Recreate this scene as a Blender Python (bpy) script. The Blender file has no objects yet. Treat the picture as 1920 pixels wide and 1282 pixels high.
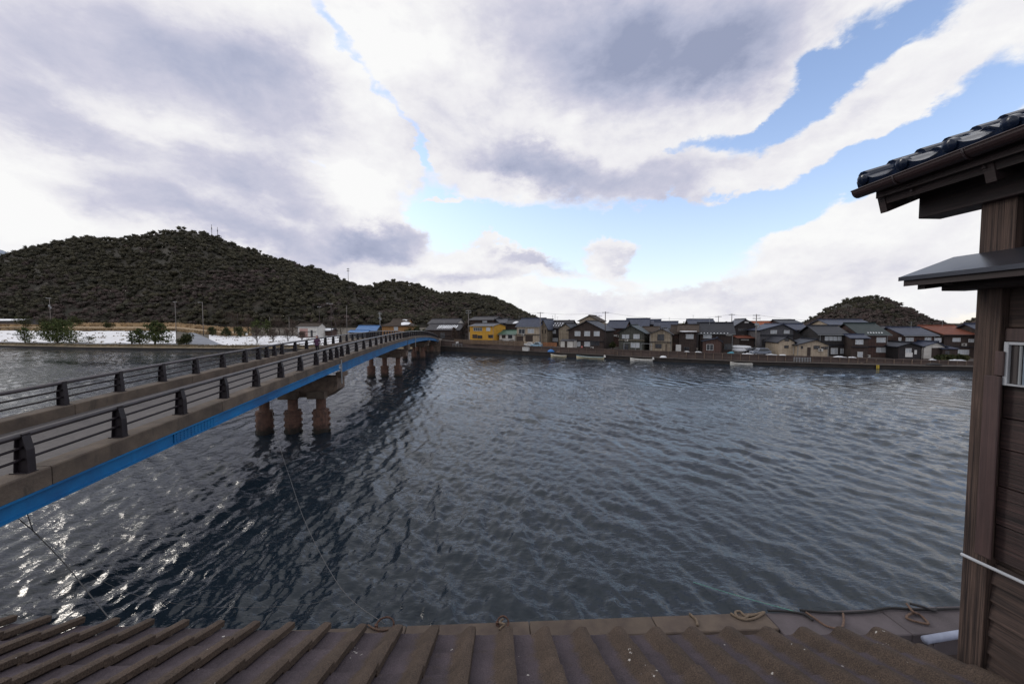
import bpy, math, random
import numpy as np
from mathutils import Vector, Matrix, noise as mnoise

R = math.radians
rng = np.random.default_rng(7)
random.seed(7)
C = bpy.context.scene.collection
sc = bpy.context.scene

# ------------------------------------------------------------------ camera
FPX, CXP, CYP, PITCH, HC = 720.0, 960.0, 641.0, R(2.62), 8.8
cam_d = bpy.data.cameras.new("camera"); cam = bpy.data.objects.new("camera", cam_d); C.objects.link(cam)
cam_d.sensor_width = 36.0; cam_d.lens = FPX / 1920 * 36
cam_d.clip_start = 0.05; cam_d.clip_end = 6000
cam.location = (0, 0, HC); cam.rotation_euler = (R(90) - PITCH, 0, 0)
sc.camera = cam

def ray(px, py):
    """direction (X/Y, 1, Z/Y) of the line of sight through a photo pixel; used once to survey positions"""
    u = (px - CXP) / FPX; v = (CYP - py) / FPX
    y = math.cos(PITCH) + v * math.sin(PITCH); z = -math.sin(PITCH) + v * math.cos(PITCH)
    return u / y, z / y
def at(px, py, Y):
    a, b = ray(px, py); return Vector((a * Y, Y, HC + b * Y))
def onz(px, py, z):
    a, b = ray(px, py); Y = (z - HC) / b; return Vector((a * Y, Y, z))

# ------------------------------------------------------------------ light
SUN_AZ, SUN_EL = R(-66), R(27)
sun_d = bpy.data.lights.new("sun", 'SUN'); sun = bpy.data.objects.new("sun", sun_d); C.objects.link(sun)
sun_d.energy = .65; sun_d.angle = R(12); sun_d.color = (1.0, 0.93, 0.84)
sdir = Vector((math.sin(SUN_AZ) * math.cos(SUN_EL), math.cos(SUN_AZ) * math.cos(SUN_EL), math.sin(SUN_EL)))
sun.rotation_euler = sdir.to_track_quat('Z', 'Y').to_euler()
sun.location = sdir * 60 + Vector((0, 0, 20))

world = bpy.data.worlds.new("World"); sc.world = world; world.use_nodes = True
def build_world():
    nt = world.node_tree; N = nt.nodes; L = nt.links; N.clear()
    def nd(t, **k):
        n = N.new(t)
        for a, b in k.items(): setattr(n, a, b)
        return n
    def val(s, v):
        s.default_value = v
    def M(op, a, b=None, c=None, clamp=False):
        n = nd('ShaderNodeMath', operation=op); n.use_clamp = clamp
        for i, x in enumerate((a, b, c)):
            if x is None: continue
            if isinstance(x, (int, float)): n.inputs[i].default_value = x
            else: L.new(x, n.inputs[i])
        return n.outputs[0]
    out = nd('ShaderNodeOutputWorld'); bg = nd('ShaderNodeBackground'); L.new(bg.outputs[0], out.inputs[0])
    bg.inputs[1].default_value = 0.1
    sky = nd('ShaderNodeTexSky', sky_type='NISHITA'); sky.sun_disc = False
    sky.sun_elevation = SUN_EL; sky.sun_rotation = SUN_AZ; sky.altitude = 10
    sky.air_density = 1.0; sky.dust_density = 0.6; sky.ozone_density = 1.5
    tc = nd('ShaderNodeTexCoord'); d = tc.outputs['Generated']
    sep = nd('ShaderNodeSeparateXYZ'); L.new(d, sep.inputs[0]); x, y, z = sep.outputs
    yy = M('MAXIMUM', y, 0.12)
    u = M('DIVIDE', x, yy); v = M('DIVIDE', z, yy)
    # domain warp
    mp = nd('ShaderNodeMapping'); mp.inputs['Scale'].default_value = (1, 1, 1.7); L.new(d, mp.inputs[0])
    def noise(scale, detail, rough, src=None, dist=0.0):
        n = nd('ShaderNodeTexNoise'); n.inputs['Scale'].default_value = scale; n.inputs['Detail'].default_value = detail
        n.inputs['Roughness'].default_value = rough; n.inputs['Distortion'].default_value = dist; L.new(src or mp.outputs[0], n.inputs[0]); return n
    wn = noise(4.5, 8, .62)
    ws = nd('ShaderNodeSeparateColor'); L.new(wn.outputs['Color'], ws.inputs[0])
    uw = M('ADD', u, M('MULTIPLY', M('SUBTRACT', ws.outputs[0], .5), .30))
    vw = M('ADD', v, M('MULTIPLY', M('SUBTRACT', ws.outputs[1], .5), .24))
    comb = nd('ShaderNodeCombineXYZ'); L.new(uw, comb.inputs[0]); L.new(vw, comb.inputs[1])
    front = nd('ShaderNodeMapRange'); front.interpolation_type = 'SMOOTHSTEP'
    front.inputs['From Min'].default_value = .12; front.inputs['From Max'].default_value = .38; L.new(y, front.inputs['Value'])
    def blobs(lst, soft):
        tot = None; src = comb.outputs[0]
        for k, (cx, cy, rx, ry, rot, w) in enumerate(lst):
            a, b = ray(cx, cy)
            if k and k % 6 == 0:
                # each batch waits for the one before, which keeps the shader small
                ma = nd('ShaderNodeVectorMath', operation='MULTIPLY_ADD'); cm = nd('ShaderNodeCombineXYZ'); L.new(tot, cm.inputs[2])
                L.new(cm.outputs[0], ma.inputs[0]); ma.inputs[1].default_value = (0, 0, 1e-6); L.new(comb.outputs[0], ma.inputs[2]); src = ma.outputs[0]
            m = nd('ShaderNodeMapping', vector_type='TEXTURE')
            m.inputs['Location'].default_value = (a, b, 0); m.inputs['Rotation'].default_value = (0, 0, R(rot))
            m.inputs['Scale'].default_value = (rx / FPX, ry / FPX, 1); L.new(src, m.inputs[0])
            ln = nd('ShaderNodeVectorMath', operation='LENGTH'); L.new(m.outputs[0], ln.inputs[0])
            mr = nd('ShaderNodeMapRange'); mr.interpolation_type = 'SMOOTHSTEP'
            mr.inputs['From Min'].default_value = soft; mr.inputs['From Max'].default_value = .2
            mr.inputs['To Min'].default_value = 0; mr.inputs['To Max'].default_value = w
            L.new(ln.outputs['Value'], mr.inputs['Value'])
            tot = mr.outputs[0] if tot is None else M('ADD', tot, mr.outputs[0])
        return M('MULTIPLY', tot, front.outputs[0])
    cover = blobs(COVER, 1.35)
    fn = noise(5.0, 7, .62, dist=.3); hn = noise(17, 5, .6, dist=.4)
    big = noise(1.6, 3, .5)
    back = M('SUBTRACT', 1.0, front.outputs[0])
    rest = M('MULTIPLY', M('SUBTRACT', big.outputs[0], .47), M('MULTIPLY', back, 2.2))
    wis = M('ADD', M('MULTIPLY', M('SUBTRACT', fn.outputs[0], .5), .95), M('MULTIPLY', M('SUBTRACT', hn.outputs[0], .5), .55))
    D = M('ADD', M('ADD', cover, rest), M('ADD', .42, wis))
    mask = nd('ShaderNodeMapRange'); mask.interpolation_type = 'SMOOTHSTEP'; mask.inputs['From Min'].default_value = -.18; mask.inputs['From Max'].default_value = .34
    L.new(D, mask.inputs['Value'])
    # grey undersides, modulated by billows; relief = noise sampled again a little towards the sun
    grey = blobs(GREY, 1.9)
    def relief(n, scale, detail, rough, dist, step):
        off = nd('ShaderNodeVectorMath', operation='ADD'); L.new(mp.outputs[0], off.inputs[0]); off.inputs[1].default_value = tuple(c * step for c in (sdir + Vector((0, 0, .5))))
        n2 = noise(scale, detail, rough, off.outputs[0], dist); return M('SUBTRACT', n2.outputs[0], n.outputs[0])
    rel = M('ADD', M('MULTIPLY', relief(fn, 5.0, 7, .62, .3, .06), .85), M('MULTIPLY', relief(hn, 17, 5, .6, .4, .02), .35))
    restg = M('MULTIPLY', M('SUBTRACT', big.outputs[0], .42), M('MULTIPLY', back, 2.4))
    bn = noise(3.0, 6, .55)
    modu = M('ADD', .45, M('MULTIPLY', bn.outputs[0], 1.1))
    g = M('ADD', M('MULTIPLY', M('ADD', grey, M('MAXIMUM', restg, 0.0)), modu), M('ADD', .12, rel))
    gc = nd('ShaderNodeMapRange'); gc.inputs['From Min'].default_value = 0.0; gc.inputs['From Max'].default_value = 1.5; L.new(g, gc.inputs['Value'])
    cr = nd('ShaderNodeValToRGB'); L.new(gc.outputs[0], cr.inputs[0])
    el = cr.color_ramp.elements
    el[0].position = 0; el[0].color = (1.0, 1.0, 1.0, 1); el[1].position = 1; el[1].color = (.33, .37, .52, 1)
    e = el.new(.22); e.color = (.88, .87, .91, 1); e = el.new(.48); e.color = (.64, .64, .76, 1); e = el.new(.75); e.color = (.47, .50, .65, 1)
    gain = nd('ShaderNodeVectorMath', operation='SCALE'); gain.inputs['Scale'].default_value = 9.6; L.new(cr.outputs[0], gain.inputs[0])
    # clear-sky colour: physical sky, lifted and paled towards the horizon by thin air
    skm = nd('ShaderNodeVectorMath', operation='MULTIPLY'); skm.inputs[1].default_value = SKYGAIN; L.new(sky.outputs[0], skm.inputs[0])
    hz = nd('ShaderNodeMapRange'); hz.interpolation_type = 'SMOOTHSTEP'; hz.inputs['From Min'].default_value = .45; hz.inputs['From Max'].default_value = -.02; L.new(z, hz.inputs['Value'])
    az = nd('ShaderNodeMapRange'); az.interpolation_type = 'SMOOTHSTEP'; az.inputs['From Min'].default_value = .75; az.inputs['From Max'].default_value = -.35; az.inputs['To Min'].default_value = .45; L.new(x, az.inputs['Value'])
    mx0 = nd('ShaderNodeMixRGB'); L.new(M('MULTIPLY', hz.outputs[0], M('MULTIPLY', az.outputs[0], .85)), mx0.inputs[0]); L.new(skm.outputs[0], mx0.inputs[1]); mx0.inputs[2].default_value = (7.4, 8.2, 9.4, 1)
    mx = nd('ShaderNodeMixRGB'); L.new(mask.outputs[0], mx.inputs[0]); L.new(mx0.outputs[0], mx.inputs[1]); L.new(gain.outputs[0], mx.inputs[2])
    # below the horizon
    gr = nd('ShaderNodeMapRange'); gr.inputs['From Min'].default_value = -.02; gr.inputs['From Max'].default_value = 0.0; L.new(z, gr.inputs['Value'])
    mg = nd('ShaderNodeMixRGB'); L.new(gr.outputs[0], mg.inputs[0]); mg.inputs[1].default_value = (.6, .7, .8, 1); L.new(mx.outputs[0], mg.inputs[2])
    L.new(mg.outputs[0], bg.inputs[0])
SKYGAIN = (2.9, 2.6, 2.6)
# cloud layout by direction: photo x, y, half sizes, tilt, weight (negative lets the blue through)
COVER = [
    (628, 60, 70, 20, -55, -.55), (740, 210, 140, 16, -48, -.60), (808, 285, 40, 18, -60, -.5), (600, 310, 60, 14, -30, -.35),
    (800, 370, 55, 60, 0, -.60), (900, 425, 130, 46, -8, -.85), (1040, 445, 140, 44, 0, -.7), (760, 500, 60, 16, 0, -.25),
    (1290, 465, 130, 52, 5, -.85), (1390, 410, 150, 44, 15, -.9), (1540, 350, 210, 50, 22, -1.05), (1730, 280, 180, 54, 18, -.95), (1880, 190, 150, 70, 30, -.9),
    (1430, 230, 100, 40, 35, -.85), (1510, 170, 100, 48, 42, -.95), (1600, 95, 110, 50, 42, -.75), (1720, 30, 120, 40, 35, -.7), (1250, 395, 120, 22, 5, -.4),
    (1335, 260, 60, 24, 30, -.6), (1245, 285, 60, 20, 10, -.55), (1070, 530, 110, 26, 0, -.55), (1190, 430, 340, 70, 2, -.75), (820, 430, 60, 50, 0, -.4), (1330, 540, 150, 26, 10, -.25), (1810, 590, 60, 25, 0, -.4), (1300, 520, 120, 26, 10, -.4),
    (1160, 462, 74, 30, 0, 1.35), (690, 455, 85, 34, 0, .85), (960, 472, 92, 26, 0, 1.1), (812, 380, 36, 9, 0, .95), (900, 508, 120, 24, 0, .6), (1000, 560, 240, 26, 0, .5),
    (1375, 212, 56, 30, 45, .95), (1205, 305, 38, 26, 0, .8), (1300, 345, 110, 22, 12, .4), (1560, 530, 280, 56, 12, .65), (1650, 430, 200, 50, 15, .5),
    (1600, 245, 240, 40, 24, .55), (1800, 110, 160, 40, 35, .3), (300, 250, 480, 200, -15, .35), (1000, 180, 400, 150, 0, .3)]
GREY = [
    (300, 60, 330, 60, -12, .22), (420, 150, 200, 60, -25, .42), (90, 140, 170, 70, -25, .26), (60, 210, 120, 50, -20, .20), (230, 300, 240, 30, -28, .24), (480, 340, 140, 42, -22, .62),
    (300, 395, 330, 26, -14, .22), (360, 270, 90, 26, -15, -.45), (160, 180, 120, 22, -30, -.3),
    (1080, 50, 240, 70, -10, .42), (1270, 50, 190, 80, 15, .60), (1180, 150, 200, 50, 10, .36), (1110, 335, 200, 32, -12, .75), (980, 300, 110, 30, -30, .40), (1270, 320, 120, 30, 0, .38),
    (950, 240, 110, 40, 20, -.3), (700, 120, 80, 130, -60, -.45), (1450, 40, 130, 50, 30, .25),
    (690, 450, 76, 26, -5, 1.0), (1000, 487, 64, 12, 0, .7), (890, 520, 110, 14, 0, .5), (1195, 476, 60, 12, 0, .45), (560, 470, 160, 26, -20, .25),
    (1560, 520, 240, 24, 8, .28), (1200, 560, 160, 18, 0, .25), (1500, 262, 200, 14, 22, .22), (1020, 160, 400, 130, 5, .30), (240, 200, 440, 170, -20, .28), (100, 60, 260, 120, 0, .15), (690, 330, 60, 90, 20, -.35), (30, 320, 90, 50, 0, -.35), (60, 400, 160, 40, -10, -.25), (1400, 90, 120, 60, 30, .25), (360, 400, 260, 20, -12, .2)]
build_world()
vs = sc.view_settings
vs.view_transform = 'Standard'; vs.look = 'None'; vs.exposure = 0.0; vs.gamma = 1; vs.use_curve_mapping = False
sc.cycles.max_bounces = 6; sc.cycles.diffuse_bounces = 2; sc.cycles.glossy_bounces = 3; sc.cycles.transmission_bounces = 2
sc.cycles.use_denoising = True
sc.cycles.sample_clamp_indirect = 4

# ------------------------------------------------------------------ materials
MATS = {}
def mat(name, col, rough=.8, col2=None, scale=3.0, bump=0.0, bscale=None, metal=0.0, spec=None, stretch=(1, 1, 1), detail=6, lines=None, coat=0, contrast=(.35, .65), obj=True, ior=None, dirt=None):
    """procedural principled material: two colours mixed by noise, noise relief, optional board/tile lines"""
    if name in MATS: return MATS[name]
    m = bpy.data.materials.new(name); m.use_nodes = True; nt = m.node_tree; N = nt.nodes; L = nt.links
    p = N['Principled BSDF']; p.inputs['Roughness'].default_value = rough; p.inputs['Metallic'].default_value = metal
    if spec is not None: p.inputs['Specular IOR Level'].default_value = spec
    if coat: p.inputs['Coat Weight'].default_value = coat; p.inputs['Coat Roughness'].default_value = .08
    tc = N.new('ShaderNodeTexCoord'); mp = N.new('ShaderNodeMapping'); mp.inputs['Scale'].default_value = stretch
    L.new(tc.outputs['Object'], mp.inputs[0])
    n = N.new('ShaderNodeTexNoise'); n.inputs['Scale'].default_value = scale; n.inputs['Detail'].default_value = detail; n.inputs['Roughness'].default_value = .62
    L.new(mp.outputs[0], n.inputs[0])
    cr = N.new('ShaderNodeValToRGB'); L.new(n.outputs[0], cr.inputs[0])
    c2 = col2 if col2 else tuple(c * .75 for c in col)
    cr.color_ramp.elements[0].position = contrast[0]; cr.color_ramp.elements[1].position = contrast[1]
    cr.color_ramp.elements[0].color = (*c2, 1); cr.color_ramp.elements[1].color = (*col, 1)
    last = cr.outputs[0]
    oi = N.new('ShaderNodeObjectInfo')
    hsv = N.new('ShaderNodeHueSaturation'); mr = N.new('ShaderNodeMapRange'); mr.inputs['To Min'].default_value = .88; mr.inputs['To Max'].default_value = 1.14
    L.new(oi.outputs['Random'], mr.inputs['Value']); L.new(mr.outputs[0], hsv.inputs['Value']); L.new(last, hsv.inputs['Color']); last = hsv.outputs[0]
    if dirt:
        dn = N.new('ShaderNodeTexNoise'); dn.inputs['Scale'].default_value = dirt[1]; dn.inputs['Detail'].default_value = 8; dn.inputs['Roughness'].default_value = .7
        dm = N.new('ShaderNodeMapping'); dm.inputs['Scale'].default_value = dirt[3] if len(dirt) > 3 else (1, 1, 1); L.new(tc.outputs['Object'], dm.inputs[0]); L.new(dm.outputs[0], dn.inputs[0])
        dr = N.new('ShaderNodeMapRange'); dr.inputs['From Min'].default_value = dirt[2]; dr.inputs['From Max'].default_value = dirt[2] + .14; L.new(dn.outputs[0], dr.inputs['Value'])
        dx = N.new('ShaderNodeMixRGB'); dx.inputs[2].default_value = (*dirt[0], 1); L.new(dr.outputs[0], dx.inputs[0]); L.new(last, dx.inputs[1]); last = dx.outputs[0]
    hgt = None
    if bump:
        bn = N.new('ShaderNodeTexNoise'); bn.inputs['Scale'].default_value = bscale or scale * 4; bn.inputs['Detail'].default_value = 6; bn.inputs['Roughness'].default_value = .65
        L.new(mp.outputs[0], bn.inputs[0]); hgt = bn.outputs[0]
    if lines:
        ax, freq, depth = lines            # axis, lines per metre, darkness
        sx = N.new('ShaderNodeSeparateXYZ'); L.new(tc.outputs['Object'], sx.inputs[0])
        mu = N.new('ShaderNodeMath'); mu.operation = 'MULTIPLY'; mu.inputs[1].default_value = freq; L.new(sx.outputs['XYZ'.index(ax)], mu.inputs[0])
        fr = N.new('ShaderNodeMath'); fr.operation = 'PINGPONG'; fr.inputs[1].default_value = .5; L.new(mu.outputs[0], fr.inputs[0])
        lr = N.new('ShaderNodeMapRange'); lr.inputs['From Min'].default_value = 0; lr.inputs['From Max'].default_value = .16; L.new(fr.outputs[0], lr.inputs['Value'])
        lr.inputs['To Min'].default_value = 1 - depth; lr.inputs['To Max'].default_value = 1
        mm = N.new('ShaderNodeMixRGB'); mm.blend_type = 'MULTIPLY'; mm.inputs[0].default_value = 1; L.new(last, mm.inputs[1]); L.new(lr.outputs[0], mm.inputs[2]); last = mm.outputs[0]
        if hgt is not None:
            ad = N.new('ShaderNodeMath'); ad.operation = 'MULTIPLY_ADD'; L.new(hgt, ad.inputs[0]); ad.inputs[1].default_value = .4; L.new(lr.outputs[0], ad.inputs[2]); hgt = ad.outputs[0]
        else: hgt = lr.outputs[0]
    L.new(last, p.inputs['Base Color'])
    if hgt is not None:
        b = N.new('ShaderNodeBump'); b.inputs['Strength'].default_value = bump or .4; b.inputs['Distance'].default_value = .03
        L.new(hgt, b.inputs['Height']); L.new(b.outputs[0], p.inputs['Normal'])
    MATS[name] = m
    return m

conc = mat('weathered_concrete', (.135, .104, .080), .9, (.066, .050, .041), 1.1, .5, 14, stretch=(1, 1, 1), dirt=((.055, .045, .036), 2.2, .56, (1, 1, .35)))
conc_dark = mat('dark_concrete', (.17, .125, .095), .9, (.07, .05, .042), 1.6, .5, 12, dirt=((.05, .04, .035), 2.0, .55))
asphalt = mat('bridge_asphalt', (.115, .105, .105), .85, (.085, .078, .08), 6, .3, 60, dirt=((.16, .15, .14), .7, .60))
bluep = mat('blue_paint', (.0, .145, .37), .55, (.005, .085, .24), .9, .15, 8, dirt=((.035, .035, .045), 5.0, .60, (.25, .25, 1.6)))
rail = mat('dark_brown_metal', (.022, .017, .022), .5, (.014, .011, .014), 5, .1, 30, spec=.3)
railtop = mat('worn_handrail', (.05, .04, .045), .34, (.03, .026, .03), 3, .1, 30)
pile = mat('rusty_pile', (.165, .088, .062), .85, (.075, .042, .034), 2.5, .5, 10, dirt=((.05, .035, .03), 3, .54, (1, 1, .5)))
snow = mat('snow', (.82, .84, .88), .7, (.62, .65, .70), .5, .3, 2)
snowfield_m = mat('patchy_snow', (.84, .85, .88), .75, (.72, .74, .79), .35, .5, 1.5, dirt=((.22, .175, .12), 1.0, .60, (.45, .11, .45)))
reeds = mat('dry_reeds', (.42, .30, .17), .95, (.24, .17, .10), .18, .6, 1.2, stretch=(.5, 1, 1), dirt=((.6, .6, .62), .12, .66))
verge = mat('dry_verge_grass', (.23, .175, .105), .95, (.11, .09, .055), .5, .6, 3)
groundm = mat('winter_ground', (.11, .09, .07), .95, (.06, .055, .045), .15, .5, 2)
bankroad = mat('bank_road', (.20, .22, .26), .8, (.14, .15, .18), .4, .2, 4, dirt=((.75, .78, .83), .25, .60, (.25, 1.5, 1)))
quaym = mat('quay_concrete', (.088, .062, .054), .92, (.050, .037, .034), .35, .4, 4, dirt=((.16, .13, .11), .5, .62, (1, 1, .4)))
quayw = mat('quay_waterline', (.035, .027, .024), .8, (.018, .015, .014), .8, .5, 4)
townm = mat('town_street', (.12, .105, .095), .9, (.08, .07, .065), .3, .2, 3)

W = {
 'brown': mat('dark_brown_siding', (.060, .040, .034), .85, (.030, .022, .020), 1.5, .2, 10, lines=('X', 2.2, .35)),
 'black': mat('charred_siding', (.035, .030, .032), .8, (.020, .018, .02), 1.5, .2, 10, lines=('X', 2.2, .35)),
 'grey': mat('grey_siding', (.11, .11, .125), .8, (.07, .07, .08), 1.5, .2, 10, lines=('Z', 3, .3)),
 'cream': mat('cream_siding', (.50, .42, .32), .8, (.36, .29, .22), 1.2, .2, 10, lines=('X', 1.1, .2)),
 'beige': mat('aged_beige_boards', (.33, .28, .21), .85, (.19, .15, .11), 1.2, .2, 10, lines=('X', 1.6, .35)),
 'yellow': mat('yellow_render', (.62, .34, .035), .8, (.50, .26, .03), .8, .1, 10),
 'ochre': mat('ochre_boards', (.36, .19, .07), .8, (.25, .13, .05), 1.0, .2, 10, lines=('X', 1.2, .25)),
 'white': mat('white_render', (.66, .64, .60), .8, (.50, .48, .45), 1.0, .1, 10),
 'teal': mat('greenish_boards', (.10, .105, .09), .85, (.06, .06, .052), 1.4, .2, 10, lines=('X', 1.6, .35)),
 'redbrown': mat('red_brown_boards', (.10, .055, .045), .85, (.055, .033, .03), 1.4, .2, 10, lines=('X', 1.8, .35)),
}
RF = {
 'slate': mat('blue_grey_tiles', (.036, .046, .082), .5, (.022, .028, .052), 1.2, .5, 6, spec=.3, lines=('Y', 2.2, .3)),
 'dark': mat('dark_tiles', (0.0216, 0.0238, 0.0346), .5, (0.0130, 0.0144, 0.0216), 1.2, .5, 6, spec=.25, lines=('Y', 2.2, .3)),
 'grey': mat('grey_tiles', (0.0684, 0.0662, 0.0756), .6, (0.0396, 0.0396, 0.0468), 1.2, .5, 6, spec=.25, lines=('Y', 2.2, .3)),
 'brown': mat('brown_tiles', (0.0648, 0.0475, 0.0374), .8, (0.0360, 0.0274, 0.0230), 1.2, .5, 6, spec=.25, lines=('Y', 2.2, .3)),
 'red': mat('red_brown_tiles', (0.1872, 0.0612, 0.0360), .7, (0.1152, 0.0360, 0.0230), 1.2, .5, 6, spec=.25, lines=('Y', 2.2, .3)),
 'rust': mat('orange_red_tiles', (0.3024, 0.0936, 0.0432), .7, (0.2016, 0.0612, 0.0288), 1.2, .5, 6, spec=.25, lines=('Y', 2.2, .3)),
 'green': mat('green_sheet_roof', (.05, .13, .09), .5, (.035, .09, .065), 1.2, .2, 6, lines=('X', 3, .3)),
 'tealr': mat('dark_green_tiles', (0.0158, 0.0288, 0.0302), .5, (0.0094, 0.0180, 0.0202), 1.2, .5, 6, spec=.25, lines=('Y', 2.2, .3)),
 'blue': mat('blue_sheet_roof', (.07, .19, .42), .5, (.05, .14, .33), .8, .1, 6, lines=('X', 2, .25)),
 'lightgrey': mat('pale_sheet_roof', (0.1080, 0.1116, 0.1296), .5, (0.0720, 0.0756, 0.0900), .8, .1, 6, spec=.25, lines=('X', 2, .25)),
}
frame_w = mat('white_window_frame', (.62, .63, .64), .5)
frame_d = mat('dark_window_frame', (.06, .05, .05), .5)
curtain = mat('curtained_pane', (.52, .55, .58), .25, (.34, .37, .41), 2.5, 0, stretch=(4, 1, .4))
glassd = mat('dark_glass_pane', (.05, .055, .065), .12, (.02, .022, .028), 1.5)
beamm = mat('eave_boards', (.05, .035, .03), .85)
polem = mat('concrete_pole', (.20, .18, .17), .8, (.12, .11, .105), 2)
poled = mat('dark_pole', (.06, .045, .045), .8)
greym = mat('pole_fittings', (.30, .32, .34), .5)
wirem = mat('wire', (.05, .05, .055), .6)
whitem = mat('white_paint', (.70, .70, .69), .5, (.55, .55, .54), 2)
hullw = mat('weathered_white_hull', (.62, .62, .60), .45, (.42, .41, .38), 2.5)
hully = mat('cream_hull', (.55, .50, .34), .5, (.38, .34, .24), 2.5)
hullb = mat('blue_trim', (.06, .22, .34), .5)
tarp = mat('blue_tarpaulin', (.03, .18, .50), .6, (.02, .12, .36), 3, .4, 8)
tyre = mat('tyre_rubber', (.02, .02, .02), .8)
darkglass = mat('car_glass', (.02, .025, .03), .08)
bark = mat('bark', (.07, .052, .042), .95, (.035, .028, .024), 4, .5, 20)

def tide_stain(m, z0, z1, col):
    """dark weed and wet line on what stands in the river, by height above the water"""
    nt = m.node_tree; N = nt.nodes; L = nt.links; p = N['Principled BSDF']; src = p.inputs['Base Color'].links[0].from_socket
    g = N.new('ShaderNodeNewGeometry'); sx = N.new('ShaderNodeSeparateXYZ'); L.new(g.outputs['Position'], sx.inputs[0])
    n = N.new('ShaderNodeTexNoise'); n.inputs['Scale'].default_value = 4; L.new(g.outputs['Position'], n.inputs[0])
    a = N.new('ShaderNodeMath'); a.operation = 'MULTIPLY_ADD'; L.new(n.outputs[0], a.inputs[0]); a.inputs[1].default_value = -.9; L.new(sx.outputs[2], a.inputs[2])
    mr = N.new('ShaderNodeMapRange'); mr.inputs['From Min'].default_value = z0 - .45; mr.inputs['From Max'].default_value = z1 - .45; L.new(a.outputs[0], mr.inputs['Value'])
    mx = N.new('ShaderNodeMixRGB'); L.new(mr.outputs[0], mx.inputs[0]); mx.inputs[1].default_value = (*col, 1); L.new(src, mx.inputs[2]); L.new(mx.outputs[0], p.inputs['Base Color'])
tide_stain(pile, .35, .95, (.020, .016, .012))

# ------------------------------------------------------------------ mesh helpers
class MB:
    def __init__(s): s.v = []; s.f = []
    def add(s, vs_, fs):
        o = len(s.v); s.v.extend([tuple(p) for p in vs_]); s.f.extend([tuple(i + o for i in f) for f in fs]); return s
    def box(s, x0, x1, y0, y1, z0, z1):
        v = [(x0, y0, z0), (x1, y0, z0), (x1, y1, z0), (x0, y1, z0), (x0, y0, z1), (x1, y0, z1), (x1, y1, z1), (x0, y1, z1)]
        return s.add(v, [(0, 3, 2, 1), (4, 5, 6, 7), (0, 1, 5, 4), (1, 2, 6, 5), (2, 3, 7, 6), (3, 0, 4, 7)])
    def prism(s, loop, off):
        """closed loop of 3-d points extruded by vector off"""
        n = len(loop); a = [Vector(p) for p in loop]; b = [p + Vector(off) for p in a]
        s.add(a + b, [tuple(range(n - 1, -1, -1)), tuple(range(n, 2 * n))] + [(i, (i + 1) % n, n + (i + 1) % n, n + i) for i in range(n)])
        return s
    def loft(s, loops, cap=True, closed=True):
        n = len(loops[0]); v = [p for l in loops for p in l]; f = []
        for k in range(len(loops) - 1):
            for i in range(n if closed else n - 1):
                j = (i + 1) % n; f.append((k * n + i, k * n + j, (k + 1) * n + j, (k + 1) * n + i))
        if cap: f.append(tuple(range(n - 1, -1, -1))); f.append(tuple(range((len(loops) - 1) * n, len(loops) * n)))
        return s.add(v, f)
    def tube(s, pts, r, n=6, cap=True):
        pts = [Vector(p) for p in pts]; loops = []
        rr = r if isinstance(r, (list, tuple)) else [r] * len(pts)
        up0 = None
        for i, p in enumerate(pts):
            t = (pts[min(i + 1, len(pts) - 1)] - pts[max(i - 1, 0)]).normalized()
            ref = Vector((0, 0, 1)) if abs(t.z) < .9 else Vector((1, 0, 0))
            a = t.cross(ref).normalized(); b = t.cross(a).normalized()
            loops.append([p + (a * math.cos(2 * math.pi * k / n) + b * math.sin(2 * math.pi * k / n)) * rr[i] for k in range(n)])
        return s.loft(loops, cap)
    def build(s, name, m, parent=None, smooth=False, world=False, bevel=0):
        me = bpy.data.meshes.new(name)
        vv = s.v
        if world and parent is not None:
            inv = parent_inv(parent); vv = [inv @ Vector(p) for p in vv]
        me.from_pydata([tuple(p) for p in vv], [], s.f); me.update()
        if m is not None: me.materials.append(m)
        if smooth: me.polygons.foreach_set('use_smooth', [True] * len(me.polygons))
        o = bpy.data.objects.new(name, me); C.objects.link(o)
        if parent is not None: o.parent = parent
        if bevel:
            bm_ = o.modifiers.new('bevel', 'BEVEL'); bm_.width = bevel; bm_.segments = 1; bm_.limit_method = 'ANGLE'
        return o
def parent_inv(p):
    m = Matrix.Identity(4); q = p
    while q is not None: m = Matrix.LocRotScale(q.location, q.rotation_euler, q.scale) @ m; q = q.parent
    return m.inverted()
def np_mesh(name, V, F, m, parent=None, smooth=False, attrs=None):
    """fast mesh from arrays; F has 3 or 4 columns"""
    me = bpy.data.meshes.new(name); k = F.shape[1]
    me.vertices.add(len(V)); me.vertices.foreach_set('co', np.ascontiguousarray(V, np.float32).ravel())
    me.loops.add(F.size); me.loops.foreach_set('vertex_index', np.ascontiguousarray(F, np.int32).ravel())
    me.polygons.add(len(F)); me.polygons.foreach_set('loop_start', np.arange(0, F.size, k, dtype=np.int32))
    me.polygons.foreach_set('loop_total', np.full(len(F), k, np.int32))
    if smooth: me.polygons.foreach_set('use_smooth', np.ones(len(F), bool))
    me.update(calc_edges=True)
    for an, (dom, arr) in (attrs or {}).items():
        at_ = me.attributes.new(an, 'FLOAT', dom); at_.data.foreach_set('value', np.ascontiguousarray(arr, np.float32).ravel())
    me.materials.append(m)
    o = bpy.data.objects.new(name, me); C.objects.link(o)
    if parent is not None: o.parent = parent
    return o
def thing(name, label, cat, loc=(0, 0, 0), rz=0.0, group=None):
    o = bpy.data.objects.new(name, None); C.objects.link(o); o.location = loc; o.rotation_euler = (0, 0, rz)
    o.empty_display_size = .3
    o['label'] = label; o['category'] = cat
    if group: o['group'] = group
    return o
def tag(o, label, cat, group=None):
    o['label'] = label; o['category'] = cat
    if group: o['group'] = group
    return o
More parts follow.
